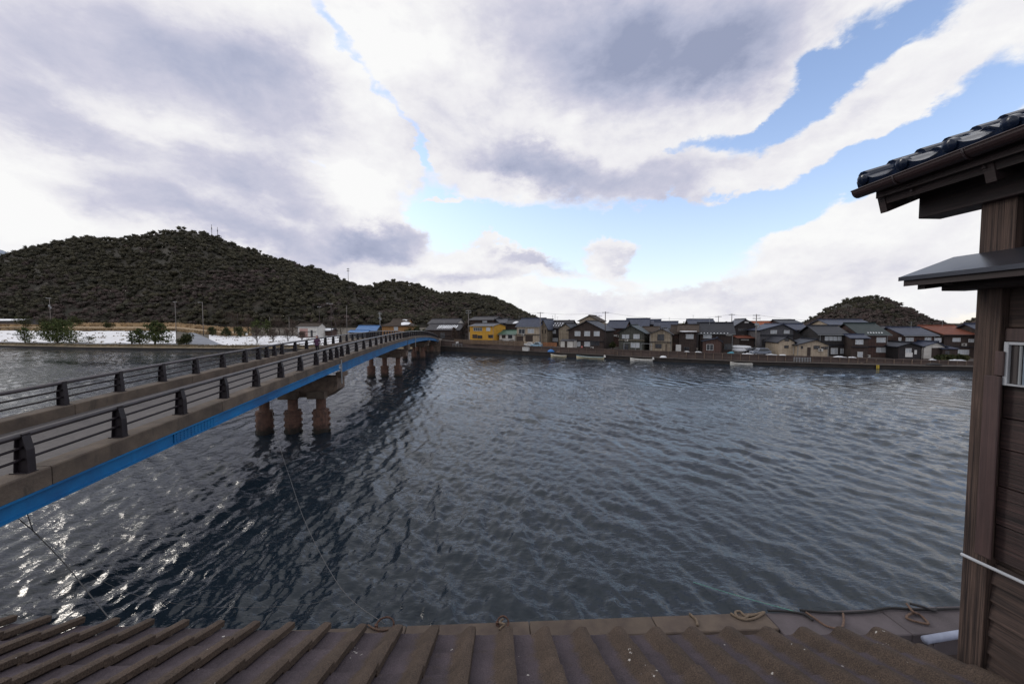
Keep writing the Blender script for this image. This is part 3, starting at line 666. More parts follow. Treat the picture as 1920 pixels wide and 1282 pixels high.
# tile with mossy rolls
def tile_material():
    m = bpy.data.materials.new('mossy_cement_tile'); m.use_nodes = True; nt = m.node_tree; N = nt.nodes; L = nt.links; p = N['Principled BSDF']
    p.inputs['Roughness'].default_value = .85; p.inputs['Specular IOR Level'].default_value = .3
    tc = N.new('ShaderNodeTexCoord'); oi = N.new('ShaderNodeObjectInfo')
    ofs = N.new('ShaderNodeVectorMath'); ofs.operation = 'ADD'; L.new(tc.outputs['Object'], ofs.inputs[0]); cmb = N.new('ShaderNodeCombineXYZ')
    mm = N.new('ShaderNodeMath'); mm.operation = 'MULTIPLY'; mm.inputs[1].default_value = 37; L.new(oi.outputs['Random'], mm.inputs[0]); L.new(mm.outputs[0], cmb.inputs[0]); L.new(mm.outputs[0], cmb.inputs[2]); L.new(cmb.outputs[0], ofs.inputs[1])
    def noise(s, d=6, r=.65):
        n = N.new('ShaderNodeTexNoise'); n.inputs['Scale'].default_value = s; n.inputs['Detail'].default_value = d; n.inputs['Roughness'].default_value = r; L.new(ofs.outputs[0], n.inputs[0]); return n.outputs[0]
    # lichen grows on the raised roll: by height above the pan
    sx = N.new('ShaderNodeSeparateXYZ'); L.new(tc.outputs['Object'], sx.inputs[0])
    h = N.new('ShaderNodeMapRange'); h.inputs['From Min'].default_value = .14; h.inputs['From Max'].default_value = .22; L.new(sx.outputs[0], h.inputs['Value'])
    n1 = noise(9); n2 = noise(120, 3); n3 = noise(3, 3)
    a = N.new('ShaderNodeMath'); a.operation = 'MULTIPLY_ADD'; L.new(n1, a.inputs[0]); a.inputs[1].default_value = 1.5; L.new(h.outputs[0], a.inputs[2])
    lr = N.new('ShaderNodeMapRange'); lr.inputs['From Min'].default_value = .85; lr.inputs['From Max'].default_value = 1.35; L.new(a.outputs[0], lr.inputs['Value'])
    c1 = N.new('ShaderNodeValToRGB'); L.new(n2, c1.inputs[0]); e = c1.color_ramp.elements; e[0].position = .36; e[0].color = (.040, .031, .037, 1); e[1].position = .66; e[1].color = (.080, .063, .073, 1)
    c2 = N.new('ShaderNodeValToRGB'); L.new(n2, c2.inputs[0]); e = c2.color_ramp.elements; e[0].position = .36; e[0].color = (.032, .022, .018, 1); e[1].position = .68; e[1].color = (.098, .070, .052, 1)
    mx = N.new('ShaderNodeMixRGB'); L.new(lr.outputs[0], mx.inputs[0]); L.new(c1.outputs[0], mx.inputs[1]); L.new(c2.outputs[0], mx.inputs[2])
    t3 = N.new('ShaderNodeMapRange'); t3.inputs['From Min'].default_value = .3; t3.inputs['From Max'].default_value = .7; t3.inputs['To Min'].default_value = .72; t3.inputs['To Max'].default_value = 1.25; L.new(n3, t3.inputs['Value'])
    mu = N.new('ShaderNodeMixRGB'); mu.blend_type = 'MULTIPLY'; mu.inputs[0].default_value = 1; L.new(mx.outputs[0], mu.inputs[1]); L.new(t3.outputs[0], mu.inputs[2])
    # pale droppings / lichen rosettes
    vo = N.new('ShaderNodeTexNoise'); vo.inputs['Scale'].default_value = 26; vo.inputs['Detail'].default_value = 4; L.new(ofs.outputs[0], vo.inputs[0])
    v2 = noise(5, 1)
    sp = N.new('ShaderNodeMath'); sp.operation = 'MULTIPLY'; L.new(vo.outputs[0], sp.inputs[0]); L.new(v2, sp.inputs[1])
    sr = N.new('ShaderNodeMapRange'); sr.inputs['From Min'].default_value = .46; sr.inputs['From Max'].default_value = .475; L.new(sp.outputs[0], sr.inputs['Value'])
    m3 = N.new('ShaderNodeMixRGB'); L.new(sr.outputs[0], m3.inputs[0]); L.new(mu.outputs[0], m3.inputs[1]); m3.inputs[2].default_value = (.42, .40, .38, 1)
    L.new(m3.outputs[0], p.inputs['Base Color'])
    ad = N.new('ShaderNodeMath'); ad.operation = 'MULTIPLY_ADD'; L.new(lr.outputs[0], ad.inputs[0]); ad.inputs[1].default_value = .5; L.new(n2, ad.inputs[2])
    b = N.new('ShaderNodeBump'); b.inputs['Strength'].default_value = .8; b.inputs['Distance'].default_value = .006; L.new(ad.outputs[0], b.inputs['Height']); L.new(b.outputs[0], p.inputs['Normal'])
    return m
tilem = tile_material()
def tile_profile(u):      # u 0..1 across; height of the upper surface
    if u < .55: return .004 * math.sin(u / .55 * math.pi) * -1 + .002
    if u < .86: t = (u - .55) / .31; return .002 + .052 * (t * t * (3 - 2 * t))
    t = (u - .86) / .14; return .054 - .006 * t * t
def tile_mesh(W_=.315, Ln=.39, name='tile', m=None):
    us = [0, .12, .28, .42, .52, .58, .64, .70, .76, .82, .87, .92, .96, 1.0]
    ys = [0, .10, .24, Ln]
    mb = MB(); top = []; bot = []
    for y in ys:
        top.append([(u * W_ , y, tile_profile(u) * 1.05) for u in us]); bot.append([(u * W_, y, tile_profile(u) * 1.05 - .030) for u in us])
    n = len(us); loops = [t + b[::-1] for t, b in zip(top, bot)]
    # right-hand lip drops over the neighbour
    for l in loops:
        l.insert(n, (W_ + .003, l[n - 1][1], .012)); l.insert(n + 1, (W_ - .012, l[n - 1][1], .000))
    mb.loft(loops); o = mb.build(name, m, None); me = o.data; bpy.data.objects.remove(o)
    me.polygons.foreach_set('use_smooth', [len(p_.vertices) == 4 for p_ in me.polygons])
    try: me.set_sharp_from_angle(angle=R(40))
    except Exception: pass
    return me
SL = R(21.8)
def lower_roof():
    o0 = Vector((2.993, 3.002, EYE - 2.545))      # lower right corner of the eave line
    YR = R(1.94)
    def shear(x): return -.034 * x if x > -3.5 else .119 - .066 * (x + 3.5)
    t = thing('tiled_roof', 'mossy brown tiled lean-to roof directly below the camera', 'roof', o0, YR)
    me = tile_mesh(m=tilem)
    r = random.Random(4)
    rows, colsn = 7, 38
    for j in range(rows):
        for i in range(colsn):
            s = j * .335
            if i > 29 and j > 5: continue
            o = bpy.data.objects.new('tile', me); C.objects.link(o); o.parent = t
            x = -(i + 1) * .30 + r.uniform(-.003, .003)
            o.location = (x, -s * math.cos(SL) + shear(x), s * math.sin(SL) + r.uniform(-.002, .002) + .03)
            # tiles lie on their lower neighbour: slightly flatter than the roof
            o.rotation_euler = (-(SL - R(3.6)), r.uniform(-.008, .008), math.pi * 0 + r.uniform(-.006, .006))
            o.scale = (1, -1, 1) if False else (1, 1, 1)
            o.rotation_euler = (R(-180) * 0 + (math.pi * 0), 0, 0)
            o.matrix_local = Matrix.Translation(o.location) @ Matrix.Rotation(r.uniform(-.006, .006), 4, 'Z') @ Matrix.Rotation(-(SL - R(3.4)), 4, 'X') @ Matrix.Scale(-1, 4, Vector((0, 1, 0)))
    # underlay and walls of the building below
    mb = MB(); mb.prism([(-11.2, .50, -.02), (-.02, -.03, -.02), (-.02, -2.2, -.04 + 2.2 * math.tan(SL)), (-11.2, -1.7, -.04 + 2.2 * math.tan(SL))], (0, 0, -.03)); mb.build('roof_board', beamm, t)
    mb = MB(); mb.box(-10.6, -.15, -2.2, -.45, -5.3, .05); mb.build('wall', W['brown'], t)
lower_roof()

# wood for the annex
def wood_mat(name, c1, c2, grain=(1, 1, 1), rough=.75, gs=7, contrast=(.38, .64), bump=.6):
    m = bpy.data.materials.new(name); m.use_nodes = True; nt = m.node_tree; N = nt.nodes; L = nt.links; p = N['Principled BSDF']
    p.inputs['Roughness'].default_value = rough
    tc = N.new('ShaderNodeTexCoord'); oi = N.new('ShaderNodeObjectInfo'); ofs = N.new('ShaderNodeVectorMath'); ofs.operation = 'ADD'
    k = N.new('ShaderNodeMath'); k.operation = 'MULTIPLY'; k.inputs[1].default_value = 53; L.new(oi.outputs['Random'], k.inputs[0]); cb = N.new('ShaderNodeCombineXYZ')
    for i in range(3): L.new(k.outputs[0], cb.inputs[i])
    L.new(tc.outputs['Object'], ofs.inputs[0]); L.new(cb.outputs[0], ofs.inputs[1])
    mp = N.new('ShaderNodeMapping'); mp.inputs['Scale'].default_value = grain; L.new(ofs.outputs[0], mp.inputs[0])
    n0 = N.new('ShaderNodeTexNoise'); n0.inputs['Scale'].default_value = gs; n0.inputs['Detail'].default_value = 9; n0.inputs['Roughness'].default_value = .7; n0.inputs['Distortion'].default_value = 1.2; L.new(mp.outputs[0], n0.inputs[0])
    n1 = N.new('ShaderNodeTexNoise'); n1.inputs['Scale'].default_value = 2.2; n1.inputs['Detail'].default_value = 4; L.new(ofs.outputs[0], n1.inputs[0])
    cr = N.new('ShaderNodeValToRGB'); L.new(n0.outputs[0], cr.inputs[0]); e = cr.color_ramp.elements; e[0].position = contrast[0]; e[1].position = contrast[1]; e[0].color = (*c2, 1); e[1].color = (*c1, 1)
    mr = N.new('ShaderNodeMapRange'); mr.inputs['From Min'].default_value = .3; mr.inputs['From Max'].default_value = .7; mr.inputs['To Min'].default_value = .65; mr.inputs['To Max'].default_value = 1.25; L.new(n1.outputs[0], mr.inputs['Value'])
    mu = N.new('ShaderNodeMixRGB'); mu.blend_type = 'MULTIPLY'; mu.inputs[0].default_value = 1; L.new(cr.outputs[0], mu.inputs[1]); L.new(mr.outputs[0], mu.inputs[2]); L.new(mu.outputs[0], p.inputs['Base Color'])
    b = N.new('ShaderNodeBump'); b.inputs['Strength'].default_value = bump; b.inputs['Distance'].default_value = .006; L.new(n0.outputs[0], b.inputs['Height']); L.new(b.outputs[0], p.inputs['Normal'])
    MATS[name] = m; return m
postm = wood_mat('weathered_post', (.145, .095, .076), (.018, .011, .011), (34, 34, .55), .8, 2.0, bump=1.0)
boardm = wood_mat('dark_stained_boards', (.070, .040, .038), (.012, .008, .009), (8, .35, 12), .6, 3.0, bump=.8)
boardw = wood_mat('weathered_lap_boards', (.085, .055, .045), (.020, .013, .013), (8, .4, 10), .75, 3.0)
battm = wood_mat('plain_batten', (.085, .050, .048), (.045, .028, .028), (20, 20, .5), .55, 2.0, bump=.3)
eavem = wood_mat('eave_timber', (.040, .023, .024), (.015, .010, .011), (9, .5, 9), .6, 3.0)
gutm = mat('brown_gutter', (.038, .022, .024), .33, (.028, .017, .018), 3)
glaze = mat('glazed_black_tile', (.010, .020, .048), .12, (.006, .010, .024), 7, .10, 14, spec=.32)
sheetm = mat('blue_black_sheet_metal', (.055, .060, .078), .32, (.04, .045, .06), 2, .05, 6, metal=.5)
alum = mat('white_aluminium', (.48, .50, .54), .35)
paneg = mat('frosted_pane', (.22, .27, .33), .25, (.16, .20, .26), 3)

def annex():
    t = thing('wooden_house', 'dark timber house corner with tiled eave and small window at right edge', 'house', loc2w(3.22, 2.42, 1.2), YAW)
    def L_(x, y, z): return (x - 3.22, y - 2.42, z + EYE - 1.2)      # house-frame metres, z relative to the eye
    def bx(x0, x1, y0, y1, z0, z1, name, m, parent=t, bevel=.004):
        a = L_(x0, y0, z0); b = L_(x1, y1, z1); return MB().box(a[0], b[0], a[1], b[1], a[2], b[2]).build(name, m, parent, bevel=bevel)
    Z0 = -7.5
    bx(3.22, 3.40, 2.245, 2.42, .36, 1.02, 'post', postm)
    bx(3.222, 3.40, 2.29, 2.42, Z0, .40, 'post', postm)
    bx(3.203, 3.221, 2.262, 2.345, -1.52, -.33, 'batten', battm)
    bx(3.208, 3.221, 2.255, 2.30, -.326, -.17, 'batten', battm)
    # wall boards (each a part)
    seams = [.34, .16, -.03]
    WX = 3.262
    bx(3.27, 3.30, .55, 2.288, -.02, .44, 'board', boardw)
    bx(3.268, 3.30, .55, 2.288, .16, .44, 'board', boardw) if False else None
    bx(3.25, 3.30, .55, 2.288, -.108, -.024, 'window_lintel', battm)
    zs = [-.385, -.60, -.80, -1.045, -1.295, -1.53]
    for k, (a, b) in enumerate(zip(zs[:-1], zs[1:])):
        bx(WX - .004 * (k % 2), WX + .03, .55, 2.286, b + .005, a, 'board', boardm)
    zs = [-1.56 - .118 * k for k in range(30)]
    r = random.Random(2)
    for k, (a, b) in enumerate(zip(zs[:-1], zs[1:])):
        mb = MB(); x_in = WX + .03; j = r.uniform(-.002, .002)
        mb.prism([L_(x_in, .55, a), L_(WX + .012, .55, a), L_(WX - .012 + j, .55, b - .012), L_(x_in, .55, b - .012)], (0, 1.736, 0)); mb.build('lap_board', boardw, t)
    bx(3.30, 3.38, .55, 2.30, Z0, 1.0, 'wall_core', beamm)
    # window
    w = bx(3.245, 3.29, .9, 2.272, -.386, -.109, 'window', frame_d)
    zt, zb = -.110, -.384
    for nm, (y0, y1, z0, z1) in (('frame', (2.245, 2.268, zb, zt)), ('frame', (.95, 2.245, zt - .018, zt)), ('frame', (.95, 2.245, zb, zb + .012)), ('frame', (1.75, 1.775, zb, zt))):
        bx(3.222, 3.244, y0, y1, z0, z1, nm, alum, w, .002)
    bx(3.232, 3.244, 2.205, 2.228, zb + .012, zt - .018, 'sash', frame_d, w)
    bx(3.232, 3.243, 2.190, 2.204, zb + .012, zt - .018, 'sash', greym, w)
    bx(3.236, 3.243, 1.776, 2.184, zb + .012, zt - .018, 'pane', paneg, w, 0); bx(3.236, 3.243, .96, 1.749, zb + .012, zt - .018, 'pane', paneg, w, 0)
    # conduit rod
    mb = MB(); mb.tube([L_(3.19, 2.40, -1.565), L_(3.19, 1.8, -1.545), L_(3.19, .6, -1.50)], .011, 8); mb.build('conduit', alum, t, smooth=True)
    # pent roof over the window
    pr = MB()
    pr.prism([L_(2.825, .5, .318), L_(3.222, .5, .463), L_(3.222, .5, .471), L_(2.825, .5, .326)], (0, 2.06, 0)); pr_ = pr.build('pent_roof', sheetm, t)
    MB().prism([L_(2.822, .5, .300), L_(2.830, .5, .300), L_(2.830, .5, .3275), L_(2.822, .5, .3275)], (0, 2.06, 0)).build('drip_edge', sheetm, pr_)
    MB().prism([L_(2.84, .5, .262), L_(3.23, .5, .404), L_(3.23, .5, .462), L_(2.84, .5, .320)], (0, 2.04, 0)).build('soffit_board', eavem, pr_)
    MB().prism([L_(2.88, 2.44, .235), L_(3.20, 2.44, .275), L_(3.20, 2.44, .39), L_(2.88, 2.44, .275)], (0, .045, 0)).build('bracket', eavem, pr_)
    bx(3.03, 3.20, .5, 2.47, .225, .318, 'purlin', eavem, pr_)
    for y in (2.30, 1.75, 1.2): MB().prism([L_(2.90, y, .25), L_(3.22, y, .33), L_(3.22, y, .40), L_(2.90, y, .285)], (0, .05, 0)).build('rafter', eavem, pr_)
    # main eave: soffit, wall plate, verge rafter
    rf = MB(); sl = math.tan(R(22))
    rf.prism([L_(2.90, .4, 1.01), L_(4.6, .4, 1.01 + 1.7 * sl), L_(4.6, .4, 1.045 + 1.7 * sl), L_(2.90, .4, 1.045)], (0, 2.46, 0)); rf = rf.build('roof', eavem, t)
    bx(3.17, 3.345, .5, 2.755, .785, 1.03, 'wall_plate', eavem, t)
    MB().prism([L_(2.955, .5, .905), L_(3.9, .5, .905 + .945 * sl), L_(3.9, .5, 1.0 + .945 * sl), L_(2.93, .5, .99)], (0, 2.30, 0)).build('soffit', eavem, rf)
    for y in (2.79, 2.16, 1.55, .95):
        MB().prism([L_(2.925, y, .985), L_(2.965, y, .845), L_(3.9, y, .845 + .935 * sl), L_(3.9, y, 1.0 + .975 * sl)], (0, .05, 0)).build('rafter', eavem, rf)
    MB().prism([L_(2.90, .5, .95), L_(2.925, .5, .95), L_(2.925, .5, 1.03), L_(2.90, .5, 1.03)], (0, 2.32, 0)).build('fascia', eavem, rf)
    # gutter: half round, open on top
    n = 9; prof_o = [(2.842 - .052 * math.cos(math.pi * k / n), 1.032 - .052 * math.sin(math.pi * k / n)) for k in range(n + 1)]
    prof_i = [(2.842 - .047 * math.cos(math.pi * k / n), 1.032 - .047 * math.sin(math.pi * k / n)) for k in range(n + 1)][::-1]
    loop = prof_o + prof_i
    mb = MB(); mb.loft([[L_(x, y, z + (2.91 - y) * .012) for x, z in loop] for y in (2.91, 2.2, 1.4, .4)]); g = mb.build('gutter', gutm, t, smooth=False)
    mb = MB(); mb.tube([L_(2.79, .4, 1.062), L_(2.79, 2.912, 1.033)], .006, 6); mb.build('gutter_bead', gutm, g)
    for y in (2.60, 2.20, 1.5):
        zz = (2.91 - y) * .012
        pts = [L_(2.842 - .056 * math.cos(math.pi * k / 8), y, 1.032 + zz - .056 * math.sin(math.pi * k / 8)) for k in range(9)]
        mb = MB(); mb.tube(pts, .006, 5); mb.tube([L_(2.90, y, 1.03 + zz), L_(2.93, y, .97), L_(2.93, y, .93)], .008, 5); mb.build('gutter_strap', gutm, g)
    # glazed tiles: S section, round boss on every eave roll
    us = np.linspace(0, 1, 13)
    def h(u): return .034 * math.sin((u - .62) / .38 * math.pi) if u > .62 else -.020 * math.sin(u / .62 * math.pi)
    def mk(eave):
        mb = MB(); Ln = .30; th = .017
        loops = [[(x, .0 + u * .285, h(u) + dz) for u in us] + [(x, u * .285, h(u) + dz - th) for u in us[::-1]] for x, dz in ((0, .0), (.15, -.002), (Ln, -.006))]
        mb.loft(loops)
        if eave:     # hanging lip following the wave plus boss
            mb.loft([[(-.012, u * .285, h(u) + .002) for u in us] + [(-.012, u * .285, min(h(u), .0) - .045) for u in us[::-1]], [(.004, u * .285, h(u) + .002) for u in us] + [(.004, u * .285, min(h(u), .0) - .045) for u in us[::-1]]])
            mb.tube([(-.034, .81 * .285, .004), (-.022, .81 * .285, .004), (.02, .81 * .285, .004)], [.022, .040, .040], 12)
        o = mb.build('roof_tile', glaze, None); me = o.data; bpy.data.objects.remove(o)
        me.polygons.foreach_set('use_smooth', [len(p_.vertices) == 4 for p_ in me.polygons])
        try: me.set_sharp_from_angle(angle=R(42))
        except Exception: pass
        return me
    m0, m1 = mk(True), mk(False)
    rr = random.Random(5)
    for j in range(6):
        for i in range(9):
            o = bpy.data.objects.new('roof_tile', m0 if j == 0 else m1); C.objects.link(o); o.parent = rf
            x = 2.825 + j * .24 * math.cos(R(22)); z = 1.095 + j * .24 * math.sin(R(22)); y = 2.885 - .278 * (i + 1)
            o.matrix_local = Matrix.Translation(Vector(L_(x, y, z + rr.uniform(-.003, .003)))) @ Matrix.Rotation(-R(22 - 4.5), 4, 'Y') @ Matrix.Rotation(rr.uniform(-.012, .012), 4, 'X')
    # verge roll tiles along the gable edge
    for j in range(6):
        mb = MB(); x = 2.83 + j * .24 * math.cos(R(22)); z = 1.125 + j * .24 * math.sin(R(22))
        mb.tube([L_(x, 2.855, z), L_(x + .27 * math.cos(R(18)), 2.855, z + .27 * math.sin(R(18)))], [.042, .036], 10); mb.build('verge_tile', glaze, rf)
annex()

# ------------------------------------------------------------------ near quay with ropes
ropebr = mat('brown_rope', (.16, .10, .07), .9, (.08, .05, .04), 30, .5, 90)
ropedk = mat('black_rope', (.022, .020, .022), .8, (.012, .011, .012), 30, .5, 90)
ropegr = mat('grey_rope', (.14, .14, .15), .8, (.09, .09, .09), 30)
ropegn = mat('green_line', (.10, .34, .26), .7)
ropetan = mat('tan_rope', (.18, .135, .095), .9, (.10, .075, .055), 30, .5, 90)
pvc = mat('pale_blue_pipe', (.24, .27, .36), .45, (.17, .19, .26), 2)
QZ = 1.2
def near_quay():
    def q(x0, x1, y0, y1, z0, z1, name, m, parent=None, bev=.02):
        mb = MB(); l = [loc2w(x0, y0, z0), loc2w(x1, y0, z0), loc2w(x1, y1, z0), loc2w(x0, y1, z0)]; mb.prism(l, (0, 0, z1 - z0)); return mb.build(name, m, parent, bevel=bev)
    w = struct(q(-14, 22, -6, 8.93, -2.0, .62, 'quay', quaym))
    xs = [-14, -11.2, -8.4, -5.3, -2.2, .9, 4.1, 7.15]
    for a, b in zip(xs[:-1], xs[1:]): q(a + .008, b - .008, 8.94, 9.50, -1.6, QZ, 'coping_block', nearcop, w)
    for a, b in ((7.15, 10.3), (10.3, 16)): q(a + .008, b - .008, 8.62, 9.49, -1.6, QZ - .02, 'quay_slab', nearslab, w)
nearcop = mat('stained_coping', (.105, .080, .062), .92, (.060, .044, .038), 1.3, .5, 30, dirt=((.055, .04, .036), 1.1, .58))
nearslab = mat('grey_quay_slab', (.095, .080, .088), .92, (.062, .052, .056), 1.0, .5, 30, dirt=((.05, .04, .04), 1.4, .62))
near_quay()
def rope(name, pts, r, m, label, cat='rope', n=7):
    # smooth the path
    P = [Vector(p) for p in pts]; out = []
    for i in range(len(P) - 1):
        p0, p1, p2, p3 = P[max(i - 1, 0)], P[i], P[i + 1], P[min(i + 2, len(P) - 1)]
        for k in range(6):
            t = k / 6; out.append(.5 * ((2 * p1) + (p2 - p0) * t + (2 * p0 - 5 * p1 + 4 * p2 - p3) * t * t + (3 * p1 - p0 - 3 * p2 + p3) * t ** 3))
    out.append(P[-1]); o = out[0].copy()
    mb = MB(); mb.tube([p - o for p in out], r, n); ob = mb.build(name, m, None, smooth=True); ob.location = o
    return tag(ob, label, cat)
def qp(*pp, z=QZ): return [onz(q_[0], q_[1], z + (q_[2] if len(q_) > 2 else .03)) for q_ in pp]
rope('rope', qp((1500, 1143), (1560, 1148), (1625, 1146), (1668, 1139), (1720, 1142), (1800, 1140), z=QZ + .0), .032, ropedk, 'thick black rope lying along the quay edge at right')
rope('rope', qp((1700, 1131, .12), (1712, 1146, .1), (1725, 1152), (1740, 1169), (1700, 1158), (1716, 1148), (1733, 1158)), .028, ropebr, 'brown rope looped on the quay beside the corner post')
rope('rope', qp((1706, 1131, .15), (1730, 1137, .15), (1750, 1144, .05), (1757, 1140)), .030, ropedk, 'short dark rope arched over the thick black rope')
rope('rope', qp((1511, 1147), (1530, 1160), (1548, 1172), (1565, 1177), (1578, 1176), (1582, 1163), (1580, 1146)), .026, ropebr, 'reddish brown rope trailing in a wide bend over the slab')
rope('rope', qp((1370, 1149), (1385, 1158), (1400, 1161), (1418, 1157), (1433, 1147), (1415, 1152), (1398, 1154), (1388, 1146), (1379, 1147), (1384, 1156), (1397, 1158), (1405, 1152)), .030, ropetan, 'tan rope coiled in a flat knot on the coping')
rope('rope', qp((1293, 1150), (1300, 1156), (1306, 1162), (1308, 1172)), .034, ropetan, 'short stub of tan rope hanging over the inner coping edge')
rope('rope', qp((1440, 1144), (1470, 1145), (1500, 1149), (1514, 1154), (1524, 1162)), .030, ropedk, 'black rope end beside the green line on the quay')
# mooring rings
def ring(px, py, label, rad=.16):
    p = onz(px, py, QZ + .01); t = thing('mooring_ring', label, 'mooring ring', p)
    mb = MB(); mb.tube([(rad * math.cos(a), rad * math.sin(a) * .7, .05 + .09 * math.sin(a)) for a in np.linspace(0, 2 * math.pi, 17)], .024, 6); mb.build('ring', rustm, t, smooth=True)
    MB().tube([(-rad, 0, -.01), (-rad, 0, .07)], .045, 8).build('stud', rustm, t)
    return p
rustm = mat('rusty_iron', (.11, .055, .038), .85, (.05, .028, .022), 12, .6, 40)
pr1 = ring(722, 1175, 'rusty mooring ring on the quay where the long bridge line is tied', .22)
pr2 = ring(943, 1170, 'small rusty mooring ring at the middle of the coping', .14)
rope('rope', qp((943, 1160), (937, 1166, .1), (946, 1170, .14), (940, 1176, .05), (936, 1179)), .028, ropetan, 'knotted tan rope end on the small mooring ring')
rope('rope', qp((690, 1171), (702, 1178), (716, 1181), (728, 1179)), .024, ropebr, 'brown rope tail curling below the left mooring ring')
def at_d(px, py, Y): return at(px, py, Y)
# long lines to the bridge
pil = Bp(31.0, 16.4, 0)
lineA = [pr1 + Vector((0, 0, .08)), at(640, 1103, 11.3), at(575, 985, 14.4), at(545, 900, 18.2), at(527, 845, 22.5), at(515, 800, 26.3), at(509, 757, 29.6)]
rope('mooring_line', lineA, .010, ropegr, 'long thin mooring line from the quay ring to the nearest bridge pier', 'rope', 5)
kn = at(62, 995, 11.3)
rope('mooring_line', [at(30, 968, 10.3), at(48, 983, 10.9), kn, at(120, 1055, 10.2), at(165, 1110, 9.7), at(213, 1169, 9.35), at(232, 1195, 9.2)], .013, ropegr, 'grey line slanting down from the near girder to the quay at left', 'rope', 5)
rope('mooring_line', [at(50, 960, 10.6), at(57, 980, 11.0), kn], .012, ropegr, 'short grey strand tied to the knot below the near girder', 'rope', 5)
rope('mooring_line', [kn, at(200, 1093, 11.0), at(330, 1131, 10.9), at(470, 1138, 10.7), at(590, 1130, 10.8), at(643, 1108, 11.2)], .0055, ropegr, 'slack hair-thin line sagging low between the left line and the long line', 'rope', 5)
rope('mooring_line', [onz(1275, 1083, -.05), onz(1330, 1100, .25), onz(1400, 1121, .6), onz(1470, 1140, 1.0), onz(1500, 1148, 1.22)], .007, ropegn, 'pale green line running from the quay into the water', 'rope', 5)
a = onz(1734, 1199, 1.36); b = onz(1800, 1188, 1.36); t = thing('pipe_rail', 'pale blue plastic pipe lying level behind the corner post', 'pipe', a)
MB().tube([Vector((0, 0, 0)), (b - a) * 2], .085, 12).build('pipe', pvc, t, smooth=True)
for k in (.25, 1.6): q_ = (b - a) * k; MB().box(q_.x - .06, q_.x + .06, q_.y - .06, q_.y + .06, -.73, -.08).build('support', nearslab, t)

